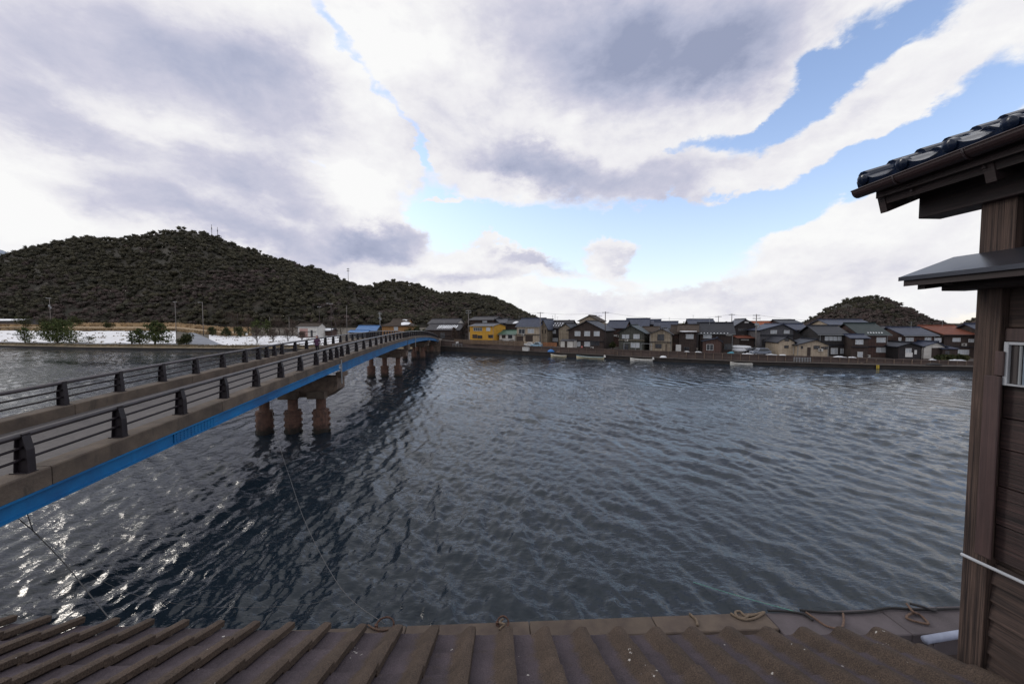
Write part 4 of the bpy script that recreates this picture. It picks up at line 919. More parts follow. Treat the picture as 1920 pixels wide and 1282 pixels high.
# ------------------------------------------------------------------ houses
acm = mat('air_conditioner_casing', (.50, .49, .46), .6)
def house(label, x1, x2, back, ye, yr, style='E', wall='brown', roof='dark', depth=8.0, wins=(), ov=.55, xa=None, cat='house', name='house', yb=None, ridge='same', rth=.16, snowp=(), group=None, hip=False, wm2=None, floorline=None, lean=None, lift=0.0):
    A = gp(x1, back); B = gp(x2, back); zg = min(A.z, B.z) + lift
    if yb is not None: zg = at((x1 + x2) / 2, yb, (A.y + B.y) / 2).z
    A2 = Vector((A.x, A.y, zg)); d = Vector((B.x - A.x, B.y - A.y, 0)); wid = d.length; ang = math.atan2(d.y, d.x)
    t = thing(name, label, cat, A2, ang, group)
    mid = (A + B) / 2; nrm = Vector((-math.sin(ang), math.cos(ang), 0))
    ze = at((x1 + x2) / 2, ye, mid.y).z - zg
    inv = Matrix.Translation(A2) @ Matrix.Rotation(ang, 4, 'Z'); inv = inv.inverted()
    def onfront(px, py):
        # line of sight meets the front plane
        a_, b_ = ray(px, py); n = nrm; Y = (n.x * A.x + n.y * A.y) / (n.x * a_ + n.y); p = Vector((a_ * Y, Y, HC + b_ * Y)); return inv @ p
    if style == 'E':
        zr = at((x1 + x2) / 2, yr, (mid + nrm * depth / 2).y).z - zg
        prof = [(0, -.6), (0, ze), (depth / 2, zr), (depth, ze), (depth, -.6)]
        if hip:
            q = min(depth / 2, wid / 2 - .3)
            mb = MB(); mb.box(0, wid, 0, depth, -.6, ze); wl = mb.build('wall', W[wall], t)
            mb = MB(); o_ = ov; k = (zr - ze) / (depth / 2); zl = ze - o_ * k
            V = [(-o_, -o_, zl), (wid + o_, -o_, zl), (wid + o_, depth + o_, zl), (-o_, depth + o_, zl), (q, depth / 2, zr), (wid - q, depth / 2, zr)]
            V2 = [(x, y, z - rth) for x, y, z in V]
            mb.add(V + V2, [(0, 1, 5, 4), (2, 3, 4, 5), (1, 2, 5), (3, 0, 4), (6, 10, 11, 7), (8, 11, 10, 9), (7, 11, 8), (9, 10, 6), (0, 6, 7, 1), (1, 7, 8, 2), (2, 8, 9, 3), (3, 9, 6, 0)])
            rf = mb.build('roof', RF[roof], t)
        else:
            mb = MB(); mb.prism([(0, y, z - .02) for y, z in prof], (wid, 0, 0)); wl = mb.build('wall', W[wall], t)
            k = (zr - ze) / (depth / 2); zl = ze - ov * k
            mb = MB(); mb.prism([(-ov, -ov, zl), (-ov, depth / 2, zr), (-ov, depth + ov, zl), (-ov, depth + ov, zl + rth), (-ov, depth / 2, zr + rth), (-ov, -ov, zl + rth)], (wid + 2 * ov, 0, 0))
            rf = mb.build('roof', RF[roof], t)
            MB().box(-ov - .05, wid + ov + .05, depth / 2 - .16, depth / 2 + .16, zr + rth - .05, zr + rth + .20).build('ridge_cap', RF[roof], rf)
    else:
        ap = onfront(xa if xa else (x1 + x2) / 2, yr); zr = ap.z; xm = min(max(ap.x, .5), wid - .5)
        mb = MB(); mb.prism([(0, 0, -.6), (wid, 0, -.6), (wid, 0, ze - .02), (xm, 0, zr - .02), (0, 0, ze - .02)], (0, depth, 0)); wl = mb.build('wall', W[wall], t)
        kl = (zr - ze) / xm; kr = (zr - ze) / (wid - xm)
        mb = MB(); mb.prism([(-ov, -ov, ze - ov * kl), (xm, -ov, zr), (wid + ov, -ov, ze - ov * kr), (wid + ov, -ov, ze - ov * kr + rth), (xm, -ov, zr + rth), (-ov, -ov, ze - ov * kl + rth)], (0, depth + 2 * ov, 0)); rf = mb.build('roof', RF[roof], t)
        MB().box(xm - .15, xm + .15, -ov - .08, depth + ov + .05, zr + rth - .04, zr + rth + .22).build('ridge_cap', RF[roof], rf)
    # gutter, downpipes, air-conditioner, small roof vent
    hr = random.Random(int(x1 * 7 + x2)); gm_ = greym if hr.random() < .5 else gutm
    if style == 'E' and wid > 3.5:
        zl_ = ze - ov * (zr - ze) / (depth / 2); MB().tube([(-ov, -ov - .06, zl_), (wid + ov, -ov - .06, zl_)], .07, 6).build('gutter', gm_, t)
    for x_ in ([.12, wid - .12] if hr.random() < .5 else [wid - .12]):
        if wid > 4: MB().tube([(x_, -.10, -.3), (x_, -.10, ze - .25), (x_, -ov, ze - .12)], .05, 5).build('downpipe', gm_, t)
    if wid > 5 and hr.random() < .55:
        x_ = hr.uniform(.2, .75) * wid; z_ = hr.choice([.1, ze * .52]); ac = MB().box(x_, x_ + .85, -.42, -.12, z_, z_ + .6).build('air_conditioner', acm, t); MB().tube([(x_ + .32, -.425, z_ + .3), (x_ + .32, -.44, z_ + .3)], .22, 10).build('fan_grille', frame_d, ac)
    if wid > 5 and hr.random() < .4:
        x_ = hr.uniform(.2, .8) * wid; mb = MB(); zt_ = max(zr, ze); mb.tube([(x_, depth * .4, zt_ - .4), (x_, depth * .4, zt_ + 1.5)], .03, 4)
        for q_ in range(4): mb.box(x_ - .35, x_ + .35, depth * .4 - .015 + q_ * .14, depth * .4 + .015 + q_ * .14, zt_ + 1.3, zt_ + 1.33)
        mb.build('aerial', greym, t)
    if floorline is None and wid > 5.5 and hr.random() < .4:
        MB().box(wid * .1, wid * .9, -.40, -.0, ze * .48, ze * .48 + .10).build('floor_canopy', RF['dark'], t)
    if floorline:
        z = onfront((x1 + x2) / 2, floorline).z; MB().box(-.06, wid + .06, -.32, .0, z - .10, z + .04).build('floor_canopy', RF['dark'] if wm2 is None else W[wm2], t)
    MB().box(-.03, wid + .03, -.04, .0, -.6, .22).build('plinth', conc_dark, t)
    for wv in wins:
        wx1, wx2, wy1, wy2, kind = wv
        a = onfront(wx1, wy2); b = onfront(wx2, wy1)
        x0, x1_, z0, z1 = a.x, b.x, a.z, b.z; f = .07
        fm = frame_w if kind in 'wd' else frame_d; pm = {'w': curtain, 'd': glassd, 'k': glassd, 'c': curtain}.get(kind, glassd)
        if kind == 'D':       # door / dark opening
            MB().box(x0, x1_, -.05, .0, max(z0, -.05), z1).build('door', beamm, t); continue
        if kind == 'P':       # pale door or shutter
            MB().box(x0, x1_, -.06, .0, z0, z1).build('shutter', whitem, t); continue
        if kind == 'S':
            MB().box(x0, x1_, -.06, .0, z0, z1).build('shutter', pinkm, t); continue
        mb = MB(); mb.box(x0 - f, x1_ + f, -.09, 0, z1, z1 + f).box(x0 - f, x1_ + f, -.11, 0, z0 - f, z0).box(x0 - f, x0, -.09, 0, z0, z1).box(x1_, x1_ + f, -.09, 0, z0, z1)
        wo = mb.build('window', fm, t)
        nn = 2 if (x1_ - x0) < 2.6 else 4
        for k in range(nn):
            xa_ = x0 + (x1_ - x0) * k / nn; xb_ = x0 + (x1_ - x0) * (k + 1) / nn
            MB().box(xa_ + .02, xb_ - .02, -.04 - .015 * (k % 2), -.004, z0, z1).build('pane', pm, wo)
            if k: MB().box(xa_ - .035, xa_ + .035, -.08, -.0, z0, z1).build('mullion', fm, wo)
    for s in snowp:            # snow left on the roof: fraction along, width, fraction up, height
        fx, fw, fu, fh = s
        if style == 'E':
            k = (zr - ze) / (depth / 2); L0 = -ov + fu * (depth / 2 + ov); L1 = L0 + fh * (depth / 2 + ov)
            n = 14; lo = []
            for i in range(n):
                an = i / n * 6.283; cx_ = wid * (fx + fw / 2) + wid * fw / 2 * math.copysign(abs(math.cos(an)) ** .6, math.cos(an)) * (1 + .12 * math.sin(5 * an)); cyy = (L0 + L1) / 2 + (L1 - L0) / 2 * math.copysign(abs(math.sin(an)) ** .6, math.sin(an)) * (1 + .15 * math.cos(3 * an))
                lo.append((cx_, cyy, ze + cyy * k + rth - .03))
            MB().prism(lo, (0, 0, .10)).build('snow_patch', snow, rf)
    return t, wid, ze, onfront, inv
pinkm = mat('pink_shutter', (.44, .27, .24), .7, (.36, .22, .20), 1, .2, 4, lines=('Z', 6, .25))

# bank beyond the bridge
house('small white shed with a pink roller shutter across the bridge railing', 559, 597, 38, 611.5, 606, 'E', 'white', 'brown', 6, [(562, 577, 616, 631, 'S'), (583, 586, 619, 631, 'k')], cat='shed', name='shed', yb=632)
house('low snow-topped hut just right of the pink-shuttered shed', 598, 622, 44, 620, 616, 'E', 'redbrown', 'grey', 5, [], cat='shed', name='shed', yb=632, snowp=[(-.02, 1.0, .0, .98)])
house('hut with bright blue sheet roof behind the bridge railing', 668, 705, 46, 619.5, 611, 'E', 'teal', 'blue', 8, [(672, 690, 624, 632, 'k')], name='shed', cat='shed', yb=634)
house('low lean-to with pale blue roof in front of the blue-roofed hut', 655, 688, 40, 622.5, 620, 'E', 'grey', 'blue', 4, [], name='shed', cat='shed', yb=634)
house('ochre house with hipped brown roof and snow left of the pines', 716, 772, 40, 610, 600, 'E', 'ochre', 'brown', 9, [(739, 746, 613, 619, 'w')], yb=634, hip=True, snowp=[(.62, .3, .12, .45)])
house('upper gable roof behind the hipped ochre house', 735, 765, 56, 604, 597.5, 'E', 'ochre', 'brown', 7, [], yb=634, snowp=[(.6, .3, .2, .5)])
house('low house with pale gable end behind the snow-striped roof', 804, 856, 34, 606.5, 598.5, 'E', 'white', 'grey', 9, [], yb=640)
house('brown house with snow-striped lean-to roof at the bridge end', 800, 861, 22, 618, 607.5, 'E', 'brown', 'grey', 9, [(826, 834, 624, 634, 'k'), (844, 852, 622, 634, 'D')], yb=640,
      snowp=[(.30 + .055 * k, .03, .18 + .02 * (k % 3), .55) for k in range(11)])
# front row along the quay
house('bright yellow two-storey house nearest the bridge', 881, 925.5, 12, 611, 607, 'E', 'yellow', 'lightgrey', 7.5, [(888, 904, 614, 620, 'd'), (912, 919, 614, 620, 'w'), (886, 895, 627, 634, 'D'), (896, 904, 629, 634, 'k'), (916, 924, 628, 633, 'k')], floorline=None, rth=.1, ov=.3)
house('dark upper storey with flat ridge rising behind the yellow house', 882, 924, 20, 599.5, 594.5, 'E', 'brown', 'grey', 7, [(905, 913, 600.5, 604.5, 'w')], ov=.6)
house('narrow grey gabled house squeezed behind the yellow house', 921, 936, 22, 604, 598, 'G', 'grey', 'lightgrey', 9, [], snowp=())
house('low house with green sheet roof behind the white car', 936, 966, 15, 626.5, 620, 'E', 'white', 'green', 6, [(941, 948, 628, 634, 'D'), (953, 960, 628, 634, 'k')], ov=.4)
house('dark house with small double gables above the green roof', 944, 971, 26, 607, 600, 'E', 'brown', 'dark', 9, [(935, 942, 613, 618, 'w')], snowp=[(.62, .28, .05, .5)])
house('dark low ridge with a snow patch between yellow and cream houses', 926, 945, 34, 605, 599, 'E', 'brown', 'lightgrey', 8, [], snowp=[(.1, .7, .0, .45)])
house('cream house with broad slate-blue roof beside the parked blue car', 969, 1012, 12, 611.5, 597.5, 'E', 'cream', 'slate', 9, [(973, 984, 617, 625, 'd'), (990, 1001, 617, 624, 'w'), (968.5, 981, 630, 640, 'D'), (985, 999, 629, 640, 'D')], floorline=627, ov=.4)
house('beige side house with brown lower storey behind the blue car', 1012, 1026, 14, 613, 599, 'G', 'beige', 'slate', 8, [(1016, 1018, 618, 625, 'D'), (1022, 1024, 618, 625, 'D')])
house('purple-dark house with snow-dappled tiled roof', 1028, 1066, 19, 614, 602, 'E', 'black', 'grey', 9, [(1032, 1042, 619, 625, 'w'), (1036, 1046, 634, 640, 'w')],
      snowp=[(.05 + .13 * (k % 6), .05, .25 + .28 * (k // 6), .12) for k in range(12)])
house('small snow-edged gable between the dappled roof and the big dark gable', 1047, 1071, 15.5, 616, 607, 'G', 'beige', 'dark', 8, [], xa=1061)
house('big dark brown gabled house with three white upstairs windows', 1066, 1133, 8.5, 619, 602.5, 'G', 'brown', 'dark', 10, [(1078, 1088, 621.5, 629.5, 'w'), (1096, 1106, 621.5, 629.5, 'w'), (1114, 1124, 621.5, 629.5, 'w'), (1078, 1088, 641, 649, 'w'), (1096, 1106, 641, 649, 'w'), (1107, 1124, 639.5, 647.5, 'k'), (1089, 1094, 640, 653, 'D')], xa=1100, floorline=639)
house('cream gable peeping above the big dark house', 1086, 1122, 24, 601, 592, 'G', 'cream', 'brown', 9, [], xa=1105)
house('white garden shed at the left foot of the big dark house', 1050, 1076, 5.8, 639, 637.5, 'E', 'white', 'lightgrey', 3.2, [(1059, 1063.5, 640, 652, 'D')], cat='shed', name='shed', ov=.12, rth=.06)
house('dark house with plain slate roof right of the big dark gable', 1138, 1170, 22, 614.5, 602, 'E', 'redbrown', 'slate', 10, [(1144, 1157, 627.5, 630.5, 'P')])
house('greenish gabled house with balcony rail and snow on its left slope', 1160, 1208, 9, 624, 610.5, 'G', 'teal', 'tealr', 9, [(1166, 1180, 627, 634.5, 'c'), (1188, 1199, 627, 634.5, 'w'), (1183, 1199, 643, 651, 'w'), (1168, 1178, 646, 655, 'k')], xa=1183, floorline=637.5, wm2='beige')
house('tall dark house with high ridge behind the greenish gable', 1174, 1214, 30, 611, 598, 'E', 'black', 'slate', 10, [])
house('dark roof just right of the highest ridge behind the beige gable', 1216, 1236, 34, 608, 600, 'E', 'brown', 'slate', 9, [])
house('long dark roof stepping down behind the brown-roofed house', 1228, 1268, 28, 615, 603.5, 'E', 'brown', 'slate', 10, [])
house('reddish brown low roof between the greenish and beige gables', 1206, 1232, 16, 622, 613.5, 'E', 'redbrown', 'brown', 8, [], snowp=[(-.1, .18, .0, .2)])
house('beige boarded gabled house with one dark upstairs window', 1218, 1259, 7.5, 626, 617, 'G', 'beige', 'grey', 9, [(1233, 1245, 627, 638, 'k'), (1229, 1240, 645, 652, 'k'), (1248, 1250, 645, 659, 'D')], xa=1242, floorline=641)
house('narrow brown house with tall ridge between beige gable and snow-edged eave', 1259, 1272, 10, 625, 611, 'E', 'redbrown', 'brown', 8, [(1261, 1277, 634, 642, 'D'), ])
house('brown tiled house with a snow-edged eave and white twin window', 1273, 1306, 9, 621.5, 610, 'E', 'brown', 'brown', 8.5, [(1286.5, 1300, 627, 634.5, 'w'), (1267, 1277, 646, 658, 'P'), (1283, 1292, 651, 656, 'k')], snowp=[(.05, .95, .0, .06)])
house('dark ridge behind the brown tiled house', 1293, 1338, 28, 607, 599.5, 'E', 'black', 'slate', 10, [])
house('large house with deep slate roof and a gabled ground-floor porch', 1312, 1374, 10, 624, 606, 'E', 'brown', 'dark', 9.5, [(1319, 1334, 627, 633.5, 'w'), (1361, 1373, 627, 629, 'P'), (1358, 1372, 645, 655, 'k')], snowp=[(.02 + .1 * k, .03, .0, .03) for k in range(9)])
house('low porch wing with square white-framed window under the slate house', 1318, 1353, 7.2, 640, 634.5, 'G', 'redbrown', 'slate', 3, [(1325, 1337, 646, 656, 'd')], xa=1345, cat='porch', name='porch', ov=.3)
house('grey-roofed gabled house standing back from the parked car', 1378, 1418, 24, 610, 599, 'G', 'black', 'lightgrey', 10, [(1396, 1404, 602.5, 605.5, 'P'), (1384, 1400, 616, 620, 'k')], xa=1397)
house('low brown wing below the grey-roofed house with snow at its foot', 1386, 1414, 20, 634, 631, 'E', 'brown', 'red', 6, [(1389, 1404, 636, 638, 'P')])
house('far house with orange-red roof between grey roofs', 1416, 1456, 38, 612, 603.5, 'E', 'brown', 'rust', 9, [])
house('grey gabled house with twin upstairs windows behind the cream sheds', 1425, 1488, 17, 619, 608, 'G', 'grey', 'slate', 10, [(1445, 1456, 619.5, 625, 'w'), (1470, 1480, 619.5, 625, 'w'), (1429, 1437, 636, 648, 'k'), (1444, 1454, 637, 647, 'c')], xa=1467, floorline=628)
house('dark ridge behind the grey twin-windowed house', 1464, 1500, 36, 606, 600.5, 'E', 'brown', 'dark', 9, [])
house('dark roof filling the gap left of the long-roofed house', 1482, 1516, 26, 618, 608, 'E', 'black', 'slate', 9, [])
house('small cream gabled shed with a snow patch on its right roof', 1460, 1490, 8, 641, 632.5, 'G', 'cream', 'dark', 7.5, [(1471.5, 1479, 634, 639, 'k'), (1471, 1478, 648, 652, 'k'), (1487, 1494, 650, 664, 'P')], xa=1475, cat='shed', name='shed', ov=.4)
house('larger cream gabled shed with green door near the quay steps', 1495, 1554, 6.5, 647, 637.5, 'G', 'cream', 'dark', 7, [(1526, 1536, 648.5, 653.5, 'k'), (1540, 1545, 650.5, 654, 'k'), (1547, 1552, 650.5, 654, 'k'), (1513, 1520, 651, 669, 'D'), (1502, 1505, 649, 653, 'k')], xa=1530, cat='shed', name='shed', ov=.4)
house('long dark-roofed house with wide shuttered upstairs window', 1536, 1586, 11, 626, 611.5, 'E', 'black', 'dark', 10, [(1546, 1578, 630.5, 638.5, 'c'), (1558, 1570, 653, 663, 'w'), (1575, 1583, 653, 663, 'c')], floorline=646)
house('broad pale-edged roof on the ridge line before the right hill', 1556, 1634, 30, 609, 600, 'E', 'cream', 'slate', 11, [])
house('dark green tiled house with brown gable and two white windows', 1612, 1664, 11, 626.5, 607, 'E', 'redbrown', 'tealr', 11, [(1643.5, 1660, 633, 641.5, 'w'), (1643, 1672, 652, 660, 'w')], floorline=649, snowp=[(.3 + .1 * k, .05, .12, .05) for k in range(6)])
house('narrow wing with blue lean-to roof and stacked small windows', 1596, 1628, 8.5, 634, 628, 'E', 'brown', 'slate', 5, [(1604, 1618, 637, 645, 'w'), (1608, 1617, 660, 669, 'w')], floorline=650, ov=.35)
house('low grey roof right of the dark green tiled house', 1664, 1690, 22, 620, 613, 'E', 'brown', 'grey', 9, [])
house('slate-roofed house with brown gable and three upstairs windows', 1696, 1752, 14, 628, 614.5, 'E', 'redbrown', 'slate', 10, [(1698, 1712, 633, 639, 'w'), (1734, 1745, 633, 638.5, 'w'), (1752, 1764, 634, 641, 'w'), (1685, 1689, 633, 638, 'w')], floorline=642)
house('little dark gabled house with white panels by the quay', 1684, 1729, 8, 650, 643.5, 'G', 'black', 'dark', 7, [(1698, 1708, 653.5, 660, 'w'), (1697, 1711, 661, 669, 'P'), (1714, 1719, 656, 664, 'P')], xa=1706, ov=.4)
house('small white-walled cottage with slate roof left of the red roof', 1730, 1772, 10, 650, 642, 'G', 'white', 'slate', 7, [(1746, 1770, 652, 670, 'D')], xa=1756, ov=.4)
house('large dark house with rust-red tiled roof near the corner post', 1770, 1832, 14, 626.5, 611.5, 'E', 'brown', 'red', 12, [(1786, 1800, 634, 640, 'w'), (1816, 1825, 636, 641, 'w'), (1796, 1816, 656, 664, 'w')], floorline=650)
house('low slate lean-to in front of the rust-red roofed house', 1768, 1795, 9.5, 654, 651, 'E', 'brown', 'slate', 4, [(1772, 1780, 658, 664, 'k')], ov=.3)
house('dark teal roof at the far right behind the corner post', 1812, 1850, 34, 619, 612, 'E', 'brown', 'tealr', 10, [])
for k, (x1, x2, b, ye, yr, w_, r_) in enumerate([(1850, 1905, 12, 626, 608, 'brown', 'slate'), (1915, 1985, 11, 628, 608, 'beige', 'dark'), (1990, 2070, 13, 630, 606, 'black', 'grey')]):
    house(['dark house hidden behind the corner post', 'beige house hidden behind the annex wall', 'black house hidden far behind the annex wall'][k], x1, x2, b, ye, yr, 'E', w_, r_, 9, [])

# ------------------------------------------------------------------ boats
def boat(label, x1, x2, off, hm, trim, motor=False, inner=None, zoff=0.0, beam=1.5):
    A = Vector((rayx(x1) * (shore(x1) + off), shore(x1) + off, 0)); B = Vector((rayx(x2) * (shore(x2) + off), shore(x2) + off, 0)); d = B - A; Ln = d.length
    t = thing('boat', label, 'boat', (A + B) / 2 + Vector((0, 0, zoff)), math.atan2(d.y, d.x))
    st = np.linspace(-1, 1, 13); lo = []; li = []; gun = []
    for s in st:
        x = s * Ln / 2; tpr = 1 - max(0, -s) ** 2.6 * .96 if s < 0 else 1 - s ** 4 * .25
        w = beam / 2 * tpr; sh = .42 + .34 * max(0, -s) ** 2 + .10 * max(0, s) ** 2
        lo.append([(x, -w, sh), (x, -w * .82, .10), (x, -w * .45, -.14), (x, w * .45, -.14), (x, w * .82, .10), (x, w, sh)])
        gun.append((x, w, sh))
    mb = MB(); mb.loft(lo, cap=False, closed=False); n = 6
    mb.f.append((5, 4, 3, 2, 1, 0)); m = 12 * 6; mb.f.append((m, m + 1, m + 2, m + 3, m + 4, m + 5))
    h = mb.build('hull', hm, t, smooth=False); sm = h.modifiers.new('thick', 'SOLIDIFY'); sm.thickness = .05
    for s in (1, -1):
        MB().tube([(x, s * w, z + .02) for x, w, z in gun], .055, 6).build('gunwale', trim, t, smooth=True)
    MB().loft([[(l[1][0], l[1][1] * .96, .13), (l[4][0], l[4][1] * .96, .13)] for l in lo], cap=False, closed=False).build('floor_board', inner or hullw, t)
    for s in (-.35, .15, .55):
        k = int((s + 1) * 6); w = gun[k][1]; MB().box(s * Ln / 2 - .12, s * Ln / 2 + .12, -w, w, .34, .38).build('thwart', inner or hullw, t)
    if motor:
        x = Ln / 2; MB().loft([[(x - .05, -.16, .55), (x + .38, -.16, .55), (x + .38, .16, .55), (x - .05, .16, .55)], [(x, -.13, 1.12), (x + .30, -.13, 1.05), (x + .30, .13, 1.05), (x, .13, 1.12)]]).build('outboard_motor', whitem, t)
        MB().box(x + .08, x + .2, -.06, .06, -.3, .56).build('motor_leg', frame_d, t)
boat('small cream boat moored left of the longer blue-trimmed boat', 1033, 1061, -1.1, hully, hullw)
boat('long white boat with blue-green trim moored below the big dark gabled house', 1081, 1133, -1.2, hully, hullb, True, hullb, beam=1.8)
boat('white boat with outboard motor moored below the greenish house', 1182, 1224, -1.2, hullw, hullw, True, beam=1.7)
boat('slim white boat moored under the parked car, rightmost of the boats', 1370, 1412, -1.0, hullw, tarp if False else hullw, beam=1.4)

# ------------------------------------------------------------------ vehicles
def car(label, px, back, Ln, h, paint, rz_, kind='car', w=1.6):
    p = gp(px, back, .07); a = gp(px - 4, back); b = gp(px + 4, back); ang = math.atan2(b.y - a.y, b.x - a.x) + rz_
    t = thing('parked_car', label, 'car', p, ang)
    L2 = Ln / 2
    side = [(-L2, .30), (-L2, .80), (-L2 + .25, .92), (-L2 + .55 if kind == 'van' else -L2 + 1.0, .96), (L2 - .1, .96), (L2, .75), (L2, .30)]
    roofp = {'van': [(-L2 + .45, .95), (-L2 + 1.0, h), (L2 - .25, h), (L2 - .06, .95)], 'car': [(-L2 + .95, .95), (-L2 + 1.6, h), (L2 - .75, h), (L2 - .15, .95)]}[kind]
    mb = MB(); mb.loft([[(x, -w / 2 * k, z) for x, z in side] for k in (1,)] + [[(x, w / 2, z) for x, z in side]]); bd = mb.build('body', paint, t, bevel=.06)
    mb = MB(); lo = [[(x, s * (w / 2 - .04 - .14 * (z > 1.2)), z) for x, z in roofp] for s in (-1, 1)]; mb.loft(lo); cb = mb.build('cabin', paint, t, bevel=.05)
    for s in (-1, 1):
        q = [(x * .93 + (.02), z) for x, z in roofp]; xs = [q_[0] for q_ in q]
        y0 = s * (w / 2 - .02); y1 = s * (w / 2 - .165)
        v = [(roofp[0][0] + .22, y0, 1.0), (roofp[1][0] + .10, y1, h - .10), (roofp[2][0] - .10, y1, h - .10), (roofp[3][0] - .16, y0, 1.0)]
        mb = MB(); mb.prism(v, (0, s * .012, 0)); mb.build('side_window', darkglass, t)
    for (i, j, nm) in ((0, 1, 'windscreen'), (3, 2, 'rear_window')):
        sgn = -1 if i == 0 else 1; a0 = roofp[i]; a1 = roofp[j]
        v = [(a0[0] + sgn * .012, -w / 2 + .16, a0[1] + .06), (a0[0] + sgn * .012, w / 2 - .16, a0[1] + .06), (a1[0] + sgn * .012, w / 2 - .24, a1[1] - .07), (a1[0] + sgn * .012, -w / 2 + .24, a1[1] - .07)]
        v = [(x + (a1[0] - a0[0]) * 0, y, z) for x, y, z in v]; MB().prism(v, (sgn * .012, 0, .008)).build(nm, darkglass, t)
    for sx in (-1, 1):
        for s in (-1, 1):
            x = sx * (L2 - .62); wo = MB().tube([(x, s * (w / 2 - .16), .30), (x, s * (w / 2 + .01), .30)], .30, 14).build('wheel', tyre, t); MB().tube([(x, s * (w / 2 + .01), .30), (x, s * (w / 2 + .03), .30)], .17, 10).build('rim', greym, wo)
    for s in (-1, 1):
        MB().box(-L2 - .015, -L2 + .04, s * .55 - .14, s * .55 + .14, .62, .76).build('headlight', whitem, t); MB().box(L2 - .04, L2 + .015, s * .58 - .09, s * .58 + .09, .66, .84).build('tail_light', redm, t)
redm = mat('red_lens', (.30, .02, .02), .3)
paintb = mat('light_blue_car_paint', (.24, .38, .50), .25, (.22, .35, .46), 1, coat=.5)
paintw = mat('white_car_paint', (.68, .68, .68), .25, (.62, .62, .62), 1, coat=.5)
paintg = mat('silver_blue_car_paint', (.22, .25, .31), .25, (.19, .22, .28), 1, coat=.5)
paintk = mat('black_car_paint', (.02, .02, .024), .2, (.016, .016, .02), 1, coat=.5)
car('light blue hatchback parked on the quay road below the slate-blue roof', 1006, 5.2, 3.4, 1.6, paintb, 0.0)
car('white van parked before the low house with the green roof', 948, 9.0, 3.6, 1.75, paintw, 0.1, 'van')
car('silver-blue estate car parked beside the slope with snow', 1426, 8.0, 4.3, 1.6, paintg, .25, w=1.7)
car('black car half behind the silver-blue estate car', 1411, 11.5, 3.8, 1.5, paintk, .3, w=1.65)
car('low white car tucked behind the light blue hatchback', 992, 8.2, 3.3, 1.35, paintw, 0.05)

# ------------------------------------------------------------------ poles and wires
def pole(label, px, ytop, back, m=None, arms=1, lamp=False, brace=False, can=False, r=.16, name='utility_pole'):
    m = m or polem; b = gp(px, back, -.3); top = at(px, ytop, b.y).z - b.z
    t = thing(name, label, 'street lamp' if lamp and not arms else 'utility pole', b)
    MB().tube([(0, 0, 0), (0, 0, top)], [r, r * .62], 8).build('shaft', m, t, smooth=True)
    for k in range(arms):
        z = top - .35 - k * .75; MB().box(-.9, .9, -.06, .06, z - .05, z + .05).build('crossarm', greym, t)
        mb = MB()
        for x in (-.8, -.4, .4, .8): mb.tube([(x, 0, z + .05), (x, 0, z + .24)], .05, 6)
        mb.build('insulators', whitem, t)
    if lamp:
        MB().tube([(0, 0, top - .5), (-.8, 0, top - .2), (-1.3, 0, top - .2)], .05, 6).build('lamp_arm', greym, t); MB().box(-1.9, -1.2, -.14, .14, top - .26, top - .12).build('lamp_head', whitem, t)
    if can: MB().tube([(.42, 0, top * .66), (.42, 0, top * .66 + 1.1)], .30, 10).build('transformer', greym, t); MB().box(-.5, .5, -.3, -.2, top * .72, top * .78).build('junction_box', greym, t)
    if brace: MB().tube([(0, 0, top - 1.2), (3.2, 0, 0)], r * .7, 6).build('brace', m, t)
    return Vector((b.x, b.y, b.z + top))
P = {}
P[0] = pole('pole with lamp and transformer above the big pine on the left bank', 97, 558, 62, arms=1, lamp=True, can=True)
P[1] = pole('plain pole with single crossarm right of the second pine group', 331, 565, 42, polem, 1)
P[2] = pole('pole with a curved lamp arm left of the dark bushes', 382, 566, 40, polem, 0, lamp=True)
P[3] = pole('short pole among bare trees left of the shed', 447, 588, 60, poled, 0, r=.12)
P[4] = pole('short pale pole in the field, left of the other short one', 507, 594, 55, polem, 0, r=.13)
P[5] = pole('short pale pole nearest the white shed', 543, 594, 50, polem, 0, r=.13)
P[6] = pole('slim dark pole at the right corner of the white shed', 600, 574, 40, poled, 1, r=.13)
P[7] = pole('pole with diagonal brace and lamp cluster between shed and blue roof', 622, 568, 42, poled, 1, lamp=True, brace=True)
P[8] = pole('pale pole standing left of the blue-roofed hut', 651, 573, 46, polem, 0, r=.15)
P[9] = pole('pole with crossarms rising beside the blue roof', 713, 585, 62, greym, 2, can=True)
P[10] = pole('pole with double crossarms left of the yellow house', 878.5, 581, 13, polem, 2)
P[11] = pole('pole before the slate-blue roof of the cream house', 1013, 585, 9.5, polem, 1)
P[12] = pole('dark pole at the right corner of the big dark gabled house', 1134.5, 584, 8.4, poled, 1)
P[13] = pole('short dark pole just behind the cream gable', 1123, 591, 24, poled, 1, r=.12)
P[14] = pole('far pole over the long slate ridge, left of the taller one', 1346, 592, 30, polem, 1, r=.13)
P[15] = pole('far pole with crossarm above the slate house with the porch', 1371, 588, 26, polem, 1, r=.14)
P[16] = pole('pole with boxes standing beside the parked cars', 1417, 589, 13, polem, 2, can=True)
P[17] = pole('thin aerial mast behind the dappled roof, right one of two', 1040.5, 589, 26, poled, 0, r=.07)
P[18] = pole('thin aerial mast behind the dappled roof, left one of two', 1036, 591, 30, poled, 0, r=.07)
def wire(a, b, sag, label, r=.022, dz=0.0):
    a = a + Vector((0, 0, dz)); b = b + Vector((0, 0, dz)); pts = [a.lerp(b, k / 14) - Vector((0, 0, sag * 4 * (k / 14) * (1 - k / 14))) - a for k in range(15)]
    o = MB().tube(pts, r, 4).build('power_line', wirem); o.location = a; tag(o, label, 'cable')
wire(P[10], P[11], .7, 'power line between the pole by the yellow house and the slate-blue roof', dz=-.15)
